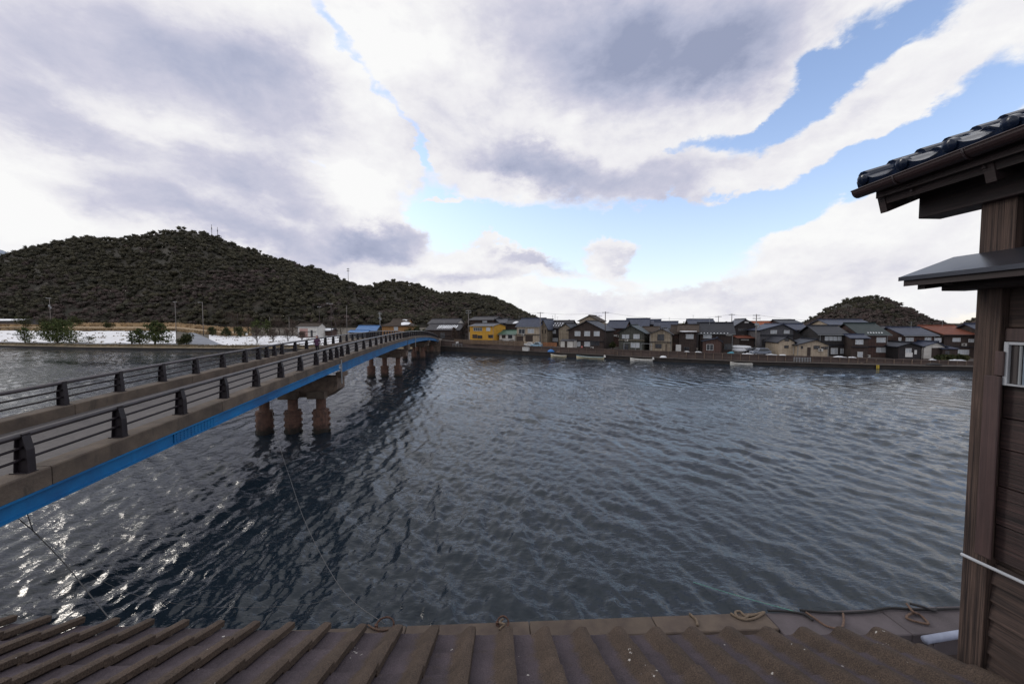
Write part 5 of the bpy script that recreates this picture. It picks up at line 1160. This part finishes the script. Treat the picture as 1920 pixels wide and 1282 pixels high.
wire(P[11], P[12], .6, 'power line from the slate-blue roof to the big dark gable', dz=-.15)
wire(P[12], P[15], 1.6, 'long power line running right from the big dark gable', dz=-.15)
wire(P[15], P[16], .3, 'short power line between the two poles over the grey roofs', dz=-.15)
wire(P[16], gp(1660, 20, 9), 1.0, 'power line from the pole by the cars towards the right hill', dz=-.15)
wire(P[0], P[1], 1.6, 'power line crossing the hillside between the left bank poles', dz=-.2)
wire(P[1], P[2], .4, 'short power line between the two tall left bank poles', dz=-.2)
wire(P[2], P[7], 2.0, 'sagging power line from the lamp pole to the braced pole', dz=-.6)

# ------------------------------------------------------------------ trees and shrubs
pinem = foliage_mat('pine_needles', [(0, (.035, .052, .022)), (.5, (.075, .095, .034)), (1, (.13, .13, .050))])
bushm = foliage_mat('evergreen_leaves', [(0, (.022, .032, .015)), (.5, (.052, .060, .026)), (1, (.11, .10, .045))])
twigm = foliage_mat('bare_twigs', [(0, (.055, .042, .036)), (.5, (.095, .068, .058)), (1, (.13, .088, .07))])
def leaves(centres, radii, n, size, seed, flat=.5):
    r = np.random.default_rng(seed); k = len(centres); idx = r.integers(0, k, n)
    d = r.normal(size=(n, 3)); d /= np.linalg.norm(d, axis=1)[:, None]; d *= r.random((n, 1)) ** .45
    c = np.array(centres)[idx] + d * np.array(radii)[idx][:, None] * np.array([1, 1, flat])
    a = r.normal(size=(n, 3)); a /= np.linalg.norm(a, axis=1)[:, None]; b = np.cross(a, r.normal(size=(n, 3))); b /= np.linalg.norm(b, axis=1)[:, None]
    s = size * r.uniform(.6, 1.5, (n, 1)); V = np.stack([c + a * s, c + b * s * .6, c - a * s, c - b * s * .6], 1).reshape(-1, 3)
    F = np.arange(n * 4).reshape(-1, 4); T = np.repeat(np.clip(r.normal(.45, .22, n), 0, 1), 4)
    return V, F, T
def tree(label, px, back, ytop, xr, kind='pine', n=1500, size=.22, seed=1, ybase=None, dz=0.0, name=None):
    """xr: half width in photo pixels"""
    b = gp(px, back, dz); H = at(px, ytop, b.y).z - b.z; Wd = xr / FPX * b.y
    t = thing(name or {'pine': 'pine_tree', 'bush': 'evergreen_shrub', 'bare': 'bare_tree'}[kind], label, {'pine': 'tree', 'bush': 'shrub', 'bare': 'tree'}[kind], b)
    r = random.Random(seed); cen = []; rad = []
    mb = MB(); lean = r.uniform(-.12, .12)
    if kind == 'bush':
        mb.tube([(0, 0, -.2), (0, 0, H * .6)], [.12, .05], 6)
        for k in range(9):
            a = r.uniform(0, 6.28); q = Wd * r.uniform(0, .65); cen.append((q * math.cos(a), q * math.sin(a) * .7, H * r.uniform(.25, .72))); rad.append(Wd * r.uniform(.3, .5))
        flat = min(1.0, H * .45 / max(Wd * .5, .1))
    else:
        tp = Vector((lean * H, 0, H * .92)); mb.tube([(0, 0, -.3), (lean * H * .35, 0, H * .4), tp], [.16 + H * .014, .10 + H * .008, .04], 7)
        nb = 15 if kind == 'pine' else 16
        for k in range(nb):
            f = .12 + .84 * k / nb; st = Vector((lean * H * f, 0, H * f * .92)); a = k * 2.4 + r.uniform(-.5, .5)
            ln = Wd * (1.12 - f * .75) * r.uniform(.7, 1.15); up = (.10 if kind == 'pine' else .75) * ln * r.uniform(.5, 1.5)
            e = st + Vector((math.cos(a) * ln, math.sin(a) * ln * .8, up)); m_ = st.lerp(e, .5) + Vector((0, 0, .12 * ln)); mb.tube([st, m_, e], [.07, .045, .015], 5)
            if kind == 'pine':
                for g in (.3, .55, .8, 1.0): cen.append(tuple(st.lerp(e, g) + Vector((0, 0, .1)))); rad.append(Wd * .36 * (1.15 - f * .5))
            else:
                for g in range(5):
                    q = st.lerp(e, r.uniform(.4, 1)); e2 = q + Vector((r.gauss(0, .3), r.gauss(0, .3), r.uniform(.3, .9))) * Wd * .42; mb.tube([q, e2], [.035, .012], 4); cen.append(tuple(e2)); rad.append(Wd * .26)
        if kind == 'pine': cen.append(tuple(tp)); rad.append(Wd * .22)
        flat = .62 if kind == 'pine' else 1.0
    mb.build('trunk', bark, t)
    V, F, T = leaves(cen, rad, n, size, seed, flat)
    if kind == 'bare': V, F, T = leaves(cen, rad, n, size, seed, 1.0); V = V.reshape(-1, 4, 3); c = V.mean(1, keepdims=True); V[:, 1] = c[:, 0] + (V[:, 1] - c[:, 0]) * .10; V[:, 3] = c[:, 0] + (V[:, 3] - c[:, 0]) * .10; V = V.reshape(-1, 3)
    np_mesh('crown', V, F, {'pine': pinem, 'bush': bushm, 'bare': twigm}[kind], t, attrs={'tint': ('POINT', T)})
tree('largest spreading pine on the left bank, in front of the snow slope', 108, 9, 596, 36, 'pine', 5200, .26, 3)
tree('small thin pine left of the largest spreading pine', 47, 9, 612, 15, 'pine', 1300, .2, 4)
tree('low flat pine sprig on the snow right of the largest pine', 166, 16, 629, 13, 'bush', 350, .16, 5)
tree('tall pine of the second group on the left bank', 290, 8.5, 600, 24, 'pine', 3400, .24, 6)
tree('shorter pine left of the tall second-group pine', 262, 8.5, 614, 16, 'pine', 1500, .22, 7)
tree('thin young pine at the left end of the second group', 247, 8.2, 619, 7, 'pine', 500, .2, 8)
tree('round yellow-green bush right of the second pine group', 349, 8.5, 624, 18, 'bush', 2400, .2, 9)
for k, (px, b_, yt, xr, kd, lab) in enumerate([
    (50, 75, 590, 20, 'bush', 'dark evergreen clump behind the small thin pine'), (85, 78, 591, 18, 'bush', 'dark evergreen clump behind the largest pine'), (140, 80, 590, 16, 'bush', 'dark evergreen clump right of the largest pine'),
    (205, 82, 601, 12, 'bush', 'small dark shrub in the reed field'), (398, 42, 611, 13, 'bush', 'dark round bush right of the lamp pole'), (425, 44, 612, 12, 'bush', 'middle dark bush of three at the field edge'), (452, 42, 611, 14, 'bush', 'rightmost dark bush of three at the field edge'),
    (480, 52, 596, 14, 'pine', 'upright green pine behind the bare shrubs'), (503, 54, 597, 12, 'pine', 'upright pine left of the short pale poles'), (440, 60, 588, 20, 'bare', 'tall bare tree with pinkish twigs behind the bushes'), (466, 56, 590, 14, 'bare', 'bare tree between the bushes and the green pine'),
    (525, 58, 598, 14, 'bare', 'bare brown tree beside the short pale pole'), (640, 62, 601, 18, 'bare', 'rounded bare tree behind the braced pole'), (549, 55, 602, 12, 'bare', 'bare tree left behind the white shed'),
    (482, 16, 618, 15, 'bare', 'low spreading bare tree on the snow, left one'), (512, 20, 619, 12, 'bare', 'low bare tree on the snow, middle one'), (540, 22, 620, 14, 'bare', 'low bare tree on the snow nearest the shed'), (566, 24, 624, 9, 'bare', 'small bare shrub in front of the pink shutter'),
    (782, 36, 602, 17, 'bush', 'dark evergreen tree between the ochre and the grey roofs'), (768, 33, 609, 13, 'bush', 'lower dark bush in front of the ochre house'), (795, 30, 612, 10, 'bush', 'dark bush at the left end of the snow-striped roof'),
    (852, 19, 613, 6, 'bare', 'small snow-laden bare tree at the bridge end'), (870, 26, 606, 10, 'bare', 'bare tree between the grey roof and the yellow house'),
    (1072, 60, 597, 8, 'pine', 'pine top showing between the roofs, left of the cream gable'), (1130, 62, 598, 7, 'bare', 'bare treetop right of the cream gable'), (1284, 60, 601, 7, 'pine', 'pine top left of the dark ridge'), (1386, 62, 597, 10, 'pine', 'flat pine top behind the grey-roofed house'), (1362, 64, 600, 9, 'pine', 'pine top between the two far poles'),
    (1149, 10, 634, 8, 'bush', 'green shrub in the gap beside the dark pole'), (1458, 11, 650, 7, 'bush', 'shrub left of the small cream shed'), (1452, 14, 645, 6, 'bush', 'small leafy bush behind the quay snow'), (1772, 7, 664, 14, 'bush', 'clipped garden shrubs before the rust-red roofed house'), (1808, 7, 664, 10, 'bush', 'pale garden shrub beside the corner post'),
    (1240, 70, 603, 8, 'bare', 'bare treetop behind the stepped dark roofs'), (935, 72, 592, 12, 'bare', 'bare tree on the slope behind the yellow house'), (905, 76, 588, 13, 'bare', 'pinkish bare tree above the yellow house'), (845, 70, 592, 18, 'bare', 'wide bare tree behind the pale gable'), (820, 74, 590, 16, 'bare', 'brown bare tree left of the pole by the yellow house')]):
    tree(lab, px, b_, yt, xr, kd, {'bush': 900, 'pine': 900, 'bare': 1100}[kd], .24 if kd != 'bare' else .4, 20 + k)

# dry grass on the bank, tufts through the snow, standing reeds behind: nobody could count them
def grass(name, px0, px1, b0, b1, n, h, m, seed, clump=.0):
    r = np.random.default_rng(seed); V = []; F = []
    for i in range(n):
        px = r.uniform(px0, px1); bk = r.uniform(b0, b1)
        if clump and mnoise.noise(Vector((px * .06 + seed, bk * .25, 1))) < clump: continue
        c = gp(px, bk, .05); hh = h * r.uniform(.5, 1.3); a = r.uniform(0, 3.14); w = hh * r.uniform(.3, .7); o_ = len(V)
        dx, dy = math.cos(a) * w, math.sin(a) * w; lx, ly = r.normal() * .25 * hh, r.normal() * .25 * hh
        V += [(c.x - dx, c.y - dy, c.z), (c.x + dx, c.y + dy, c.z), (c.x + lx + dx * .5, c.y + ly + dy * .5, c.z + hh), (c.x + lx - dx * .6, c.y + ly - dy * .6, c.z + hh * .8)]; F.append((o_, o_ + 1, o_ + 2, o_ + 3))
    o = np_mesh(name, np.array(V), np.array(F), m); o['kind'] = 'stuff'
grass('bank_grass', -250, 600, 1.2, 5.5, 9000, .38, verge, 31)
grass('snow_tufts', -250, 330, 12.5, 47, 6000, .40, verge, 32, .22)
grass('snow_tufts', 400, 640, 9, 46, 2600, .38, verge, 33, .25)
grass('reeds', -250, 470, 47, 56, 9000, 1.0, reeds, 34)
grass('reeds', -250, 470, 95, 125, 6000, 1.7, reeds, 35)

# ------------------------------------------------------------------ small things on the far quay
def qpt(px, back, z=None):
    Y = shore(px) + back; return Vector((rayx(px) * Y, Y, gz(px) if z is None else z))
def qang(px):
    a = qpt(px - 5, 2); b = qpt(px + 5, 2); return math.atan2(b.y - a.y, b.x - a.x)
def lz(c): return float(np.interp(c, [822, 960, 1180, 1400, 2700], [1.7, 1.25, .95, .85, .8]))
def blob(label, px, back, z, sx, sy, sz, m, cat, name, seed=1, rough=.16):
    r = np.random.default_rng(seed); V = ICO2 * (1 + r.uniform(-rough, rough, (len(ICO2), 1))); V = V * np.array([sx, sy, sz]); V[:, 2] = np.maximum(V[:, 2], 0)
    mb = MB(); mb.add(V, ICF2.tolist()); o = mb.build(name, m, None, smooth=True); o.location = qpt(px, back, z); o.rotation_euler = (0, 0, qang(px)); tag(o, label, cat)
blob('blue tarpaulin mound on the quay ledge left of the cream boat', 1033, 1.2, lz(1033), 1.0, .8, .75, tarp, 'tarpaulin', 'tarpaulin', 1)
blob('grey-brown net heap right of the blue tarpaulin', 1047, 1.2, lz(1047), .6, .6, .35, ropebr, 'net', 'net_heap', 2)
blob('snow heap on the ledge left of the slim white boat, rounded', 1244, 1.3, lz(1244), .85, .6, .42, snow, 'snow', 'snow_heap', 3)
blob('dark net heap on the ledge near the corner post', 1752, 1.0, lz(1752), 1.3, .6, .5, ropedk, 'net', 'net_heap', 4)
blob('pale stone lump on the ledge below the long dark-roofed house', 1617, 1.0, lz(1617), .35, .3, .3, conc, 'stone', 'stone', 5)
blob('pink-red round buoy on the wall below the big dark house', 1091, 2.75, gz(1091) + .58, .30, .30, .55, mat('faded_red', (.42, .13, .12), .6), 'buoy', 'buoy', 6, .03)
blob('turquoise sheet heap before the slate house with porch', 1371, 4.2, gz(1371) + .2, .8, .6, .75, mat('turquoise_sheet', (.05, .22, .30), .6), 'tarpaulin', 'tarpaulin', 7)
for k, (px0, px1, lab) in enumerate([(1284, 1293, 'snow strip on the wall top below the brown tiled house'), (1304, 1316, 'snow strip on the wall top below the porch'), (1392, 1413, 'snow strip on the wall top below the parked cars'), (1437, 1458, 'snow strip on the wall top right of the cars'), (1462, 1474, 'short snow strip on the wall before the small cream shed'), (1564, 1588, 'snow strip on the wall below the long dark roof'), (1592, 1606, 'short snow strip on the wall below the blue lean-to'), (1744, 1756, 'thin snow strip before the white cottage'), (1782, 1812, 'snow strip on the wall near the corner post')]):
    r = random.Random(k); a = qpt(px0, 2.75, gz(px0) + .55); b = qpt(px1, 2.75, gz(px1) + .55); n = 8; top = []
    lo = []
    for i in range(n + 1):
        p = a.lerp(b, i / n) - a; hh = .06 + .20 * math.sin(math.pi * i / n) * r.uniform(.6, 1.2); q = Vector((0, .22, 0)); lo.append([p - q, p - q * .7 + Vector((0, 0, hh)), p + q * .7 + Vector((0, 0, hh)), p + q])
    mb = MB(); mb.loft(lo); o = mb.build('snow_strip', snow, None, smooth=False); o.location = a; tag(o, lab, 'snow')
# snow on the ground round the gap beside the cars
for k, (px, back, w_, d_, lab) in enumerate([(1388, 15, 5.0, 2.2, 'long snow bank at the foot of the low brown wing'), (1386, 11, 3.2, 1.0, 'lower snow streak below the long snow bank')]):
    r = random.Random(k + 9); n = 14; mb = MB(); lo = [(w_ / 2 * math.cos(i / n * 6.283) * r.uniform(.85, 1.1), d_ / 2 * math.sin(i / n * 6.283) * r.uniform(.8, 1.1), 0) for i in range(n)]
    mb.prism(lo, (0, 0, .35)); o = mb.build('snow_bank', snow, None); o.location = gp(px, back, 1.2 - .5 * k); o.rotation_euler = (R(14), 0, qang(px)); tag(o, lab, 'snow')
t = thing('storage_box', 'white storage box with lid on the ledge below the light blue car', 'box', qpt(986, 1.2, lz(986)), qang(986))
MB().box(-.95, .95, -.4, .4, 0, .95).build('box_body', whitem, t); MB().box(-1.0, 1.0, -.45, .45, .951, 1.05).build('lid', hullw, t)
t = thing('sign_board', 'small tilted white sign board on the ledge beside the bridge end', 'sign', qpt(857, 1.5, lz(857)), qang(857))
MB().prism([(-.45, 0, 1.0), (.55, 0, 1.15), (.50, 0, 1.75), (-.50, 0, 1.6)], (0, .05, 0)).build('panel', whitem, t)
for x in (-.35, .4): MB().tube([(x, .08, 0), (x, .08, 1.3)], .04, 6).build('leg', greym, t)
t = thing('quay_marker', 'small yellow marker frame at the quay edge below the green tiled house', 'marker', qpt(1648, -.25, 0), qang(1648))
yel = mat('yellow_paint', (.65, .48, .06), .6)
for x in (-.16, .16): MB().box(x - .05, x + .05, -.06, .06, .1, .80).build('rail', yel, t)
for z in (.2, .42, .66): MB().box(-.14, .14, -.05, .05, z - .05, z + .05).build('rung', yel, t)
def fence(label, px0, px1, back, h, z, m, rails=2, posts=8, name='guard_rail', cat='railing', planks=0):
    a = qpt(px0, back, z); b = qpt(px1, back, z); t = thing(name, label, cat, a, math.atan2(b.y - a.y, b.x - a.x)); Ln = Vector((b.x - a.x, b.y - a.y)).length
    for k in range(posts): x = Ln * k / (posts - 1); MB().box(x - .05, x + .05, -.05, .05, 0, h).build('post', m, t)
    for k in range(rails): zz = h * (k + 1) / rails - .06; MB().box(0, Ln, -.09, -.051, zz - .04, zz + .04).build('rail', m, t)
    if planks:
        w_ = Ln / planks
        for k in range(planks): MB().box(k * w_ + .02, (k + 1) * w_ - .02, -.12, -.091, .05, h - .02 - (k * 7 % 5) * .02).build('plank', m, t)
fence('grey metal railing round the steps below the larger cream shed', 1490, 1521, 1.9, .95, lz(1500), greym, 3, 7)
fence('low railing beside the sign board at the bridge end', 849, 866, 2.0, .9, lz(857), greym, 2, 4)
woodf = mat('weathered_fence_wood', (.17, .12, .085), .9, (.10, .07, .05), 3, .3, 20)
fence('brown board fence along the quay wall below the yellow house', 852, 982, 3.0, 1.5, gz(960) + .5, woodf, 2, 16, 'board_fence', 'fence', 76)
fence('orange-brown board fence left of the white garden shed', 1018, 1044, 5.5, 1.2, gz(1030) + .5, mat('orange_boards', (.30, .13, .06), .85, (.2, .09, .045), 3), 2, 5, 'board_fence', 'fence', 14)
fence('thin pale drying rack before the greenish gabled house', 1170, 1192, 4.6, 2.2, gz(1180), greym, 1, 2, 'drying_rack', 'rack')
fence('thin pale drying rack between the greenish and beige houses', 1202, 1222, 4.6, 2.2, gz(1210), greym, 1, 2, 'drying_rack', 'rack')
fence('wooden gangway frame at the ledge between two moored boats', 1134, 1158, 1.4, 1.1, lz(1146), woodf, 2, 2, 'gangway_frame', 'frame')
fence('thin white guard rail crossing the field behind the snow slope', 20, 96, 49, .9, 5.6, greym, 1, 14)
# flat snowy-roofed greenhouse at far left
house('long low shed with snow-covered flat roof at the left edge', -30, 40, 75, 601.5, 598.5, 'E', 'grey', 'lightgrey', 8, [], cat='shed', name='shed', yb=606, snowp=[(-.02, 1.03, .0, 1.0)], ov=.3)
# road mirror on the snow
t = thing('road_mirror', 'round road mirror on a thin pole in the snow, far bank', 'mirror', gp(463, 20, -.2)); MB().tube([(0, 0, 0), (0, 0, 3.4)], .06, 6).build('pole', greym, t); MB().tube([(0, -.1, 3.3), (0, .02, 3.3)], .42, 14).build('mirror_disc', whitem, t)

# ------------------------------------------------------------------ walker on the bridge
def person():
    p = Bp(39.0, 15.35, zk(39.0) - .418)
    t = thing('person', 'person in a purple hooded jacket and dark trousers walking along the bridge', 'person', p, R(10))
    J = [(0, 0, .93), (0, 0, 1.12), (0, .01, 1.36), (0, .0, 1.46), (0, -.03, 1.60),      # pelvis..head
         (.10, 0, .88), (.12, -.10, .48), (.12, .02, .09), (.12, -.14, .04),
         (-.10, 0, .88), (-.11, .10, .48), (-.11, .26, .12), (-.11, .12, .05),
         (.20, .01, 1.36), (.27, .05, 1.10), (.24, -.12, .92), (.235, -.19, .86),
         (-.20, .01, 1.36), (-.28, .0, 1.10), (-.25, -.16, .96), (-.245, -.22, .90)]
    E = [(0, 1), (1, 2), (2, 3), (3, 4), (0, 5), (5, 6), (6, 7), (7, 8), (0, 9), (9, 10), (10, 11), (11, 12), (2, 13), (13, 14), (14, 15), (15, 16), (2, 17), (17, 18), (18, 19), (19, 20)]
    rad = [.15, .15, .15, .06, .10, .10, .075, .05, .045, .10, .075, .05, .045, .07, .05, .04, .035, .07, .05, .04, .035]
    def skin(name, J, E, rad, m, infl=0.0, root=0):
        me = bpy.data.meshes.new(name); me.from_pydata(J, E, []); me.update(); me.materials.append(m)
        o = bpy.data.objects.new(name, me); C.objects.link(o); o.parent = t
        s = o.modifiers.new('skin', 'SKIN'); 
        for v, r_ in zip(me.skin_vertices[0].data, rad): v.radius = (r_ + infl, (r_ + infl) * .9)
        me.skin_vertices[0].data[root].use_root = True
        o.modifiers.new('sub', 'SUBSURF').levels = 1; s.use_smooth_shade = True
        return o
    skinm = mat('skin', (.45, .28, .20), .6); trou = mat('dark_trousers', (.02, .018, .024), .85); jack = mat('purple_jacket', (.085, .028, .070), .8, (.06, .02, .05), 6)
    if not skin: return
    skin('body', J, E, rad, trou)
    jj = [J[0], J[1], J[2], (0, 0, 1.47), J[13], J[14], J[15], J[17], J[18], J[19], (0, 0, .80)]
    skin('jacket', jj, [(0, 1), (1, 2), (2, 3), (2, 4), (4, 5), (5, 6), (2, 7), (7, 8), (8, 9), (0, 10)], [.185, .19, .18, .11, .09, .075, .06, .09, .075, .06, .21], jack)
    # hood round the face, face itself
    V = ICO2 * np.array([.135, .15, .16]) + np.array([0, .02, 1.62]); mb = MB(); mb.add(V, ICF2.tolist()); mb.build('hood', jack, t, smooth=True)
    V = ICO2 * np.array([.085, .07, .11]) + np.array([0, -.095, 1.60]); mb = MB(); mb.add(V, ICF2.tolist()); mb.build('face', skinm, t, smooth=True)
person()

# ------------------------------------------------------------------ groups of alike things
GROUPS = {'utility_pole': 'utility poles along both banks', 'house': 'houses along the far quay', 'shed': 'sheds on the far bank', 'boat': 'boats moored at the far quay', 'parked_car': 'cars parked on the quay road',
          'snow_strip': 'snow left on the quay wall top', 'snow_bank': 'snow banks beside the cars', 'mooring_line': 'mooring lines over the water', 'rope': 'ropes lying on the near quay', 'mooring_ring': 'mooring rings on the near quay',
          'power_line': 'power lines between the poles', 'pine_tree': 'pines on the far bank', 'bare_tree': 'bare winter trees on the far bank', 'evergreen_shrub': 'evergreen shrubs on the far bank', 'radio_mast': 'masts on the hill crests',
          'tarpaulin': 'tarpaulin heaps on the quay', 'net_heap': 'net heaps on the quay ledge', 'drying_rack': 'drying racks before the houses', 'board_fence': 'board fences along the quay', 'guard_rail': 'guard rails on the far bank'}
for o in C.objects:
    if o.parent is None and o.get('category') and not o.get('group'):
        b = o.name.split('.')[0]
        if b in GROUPS: o['group'] = GROUPS[b]
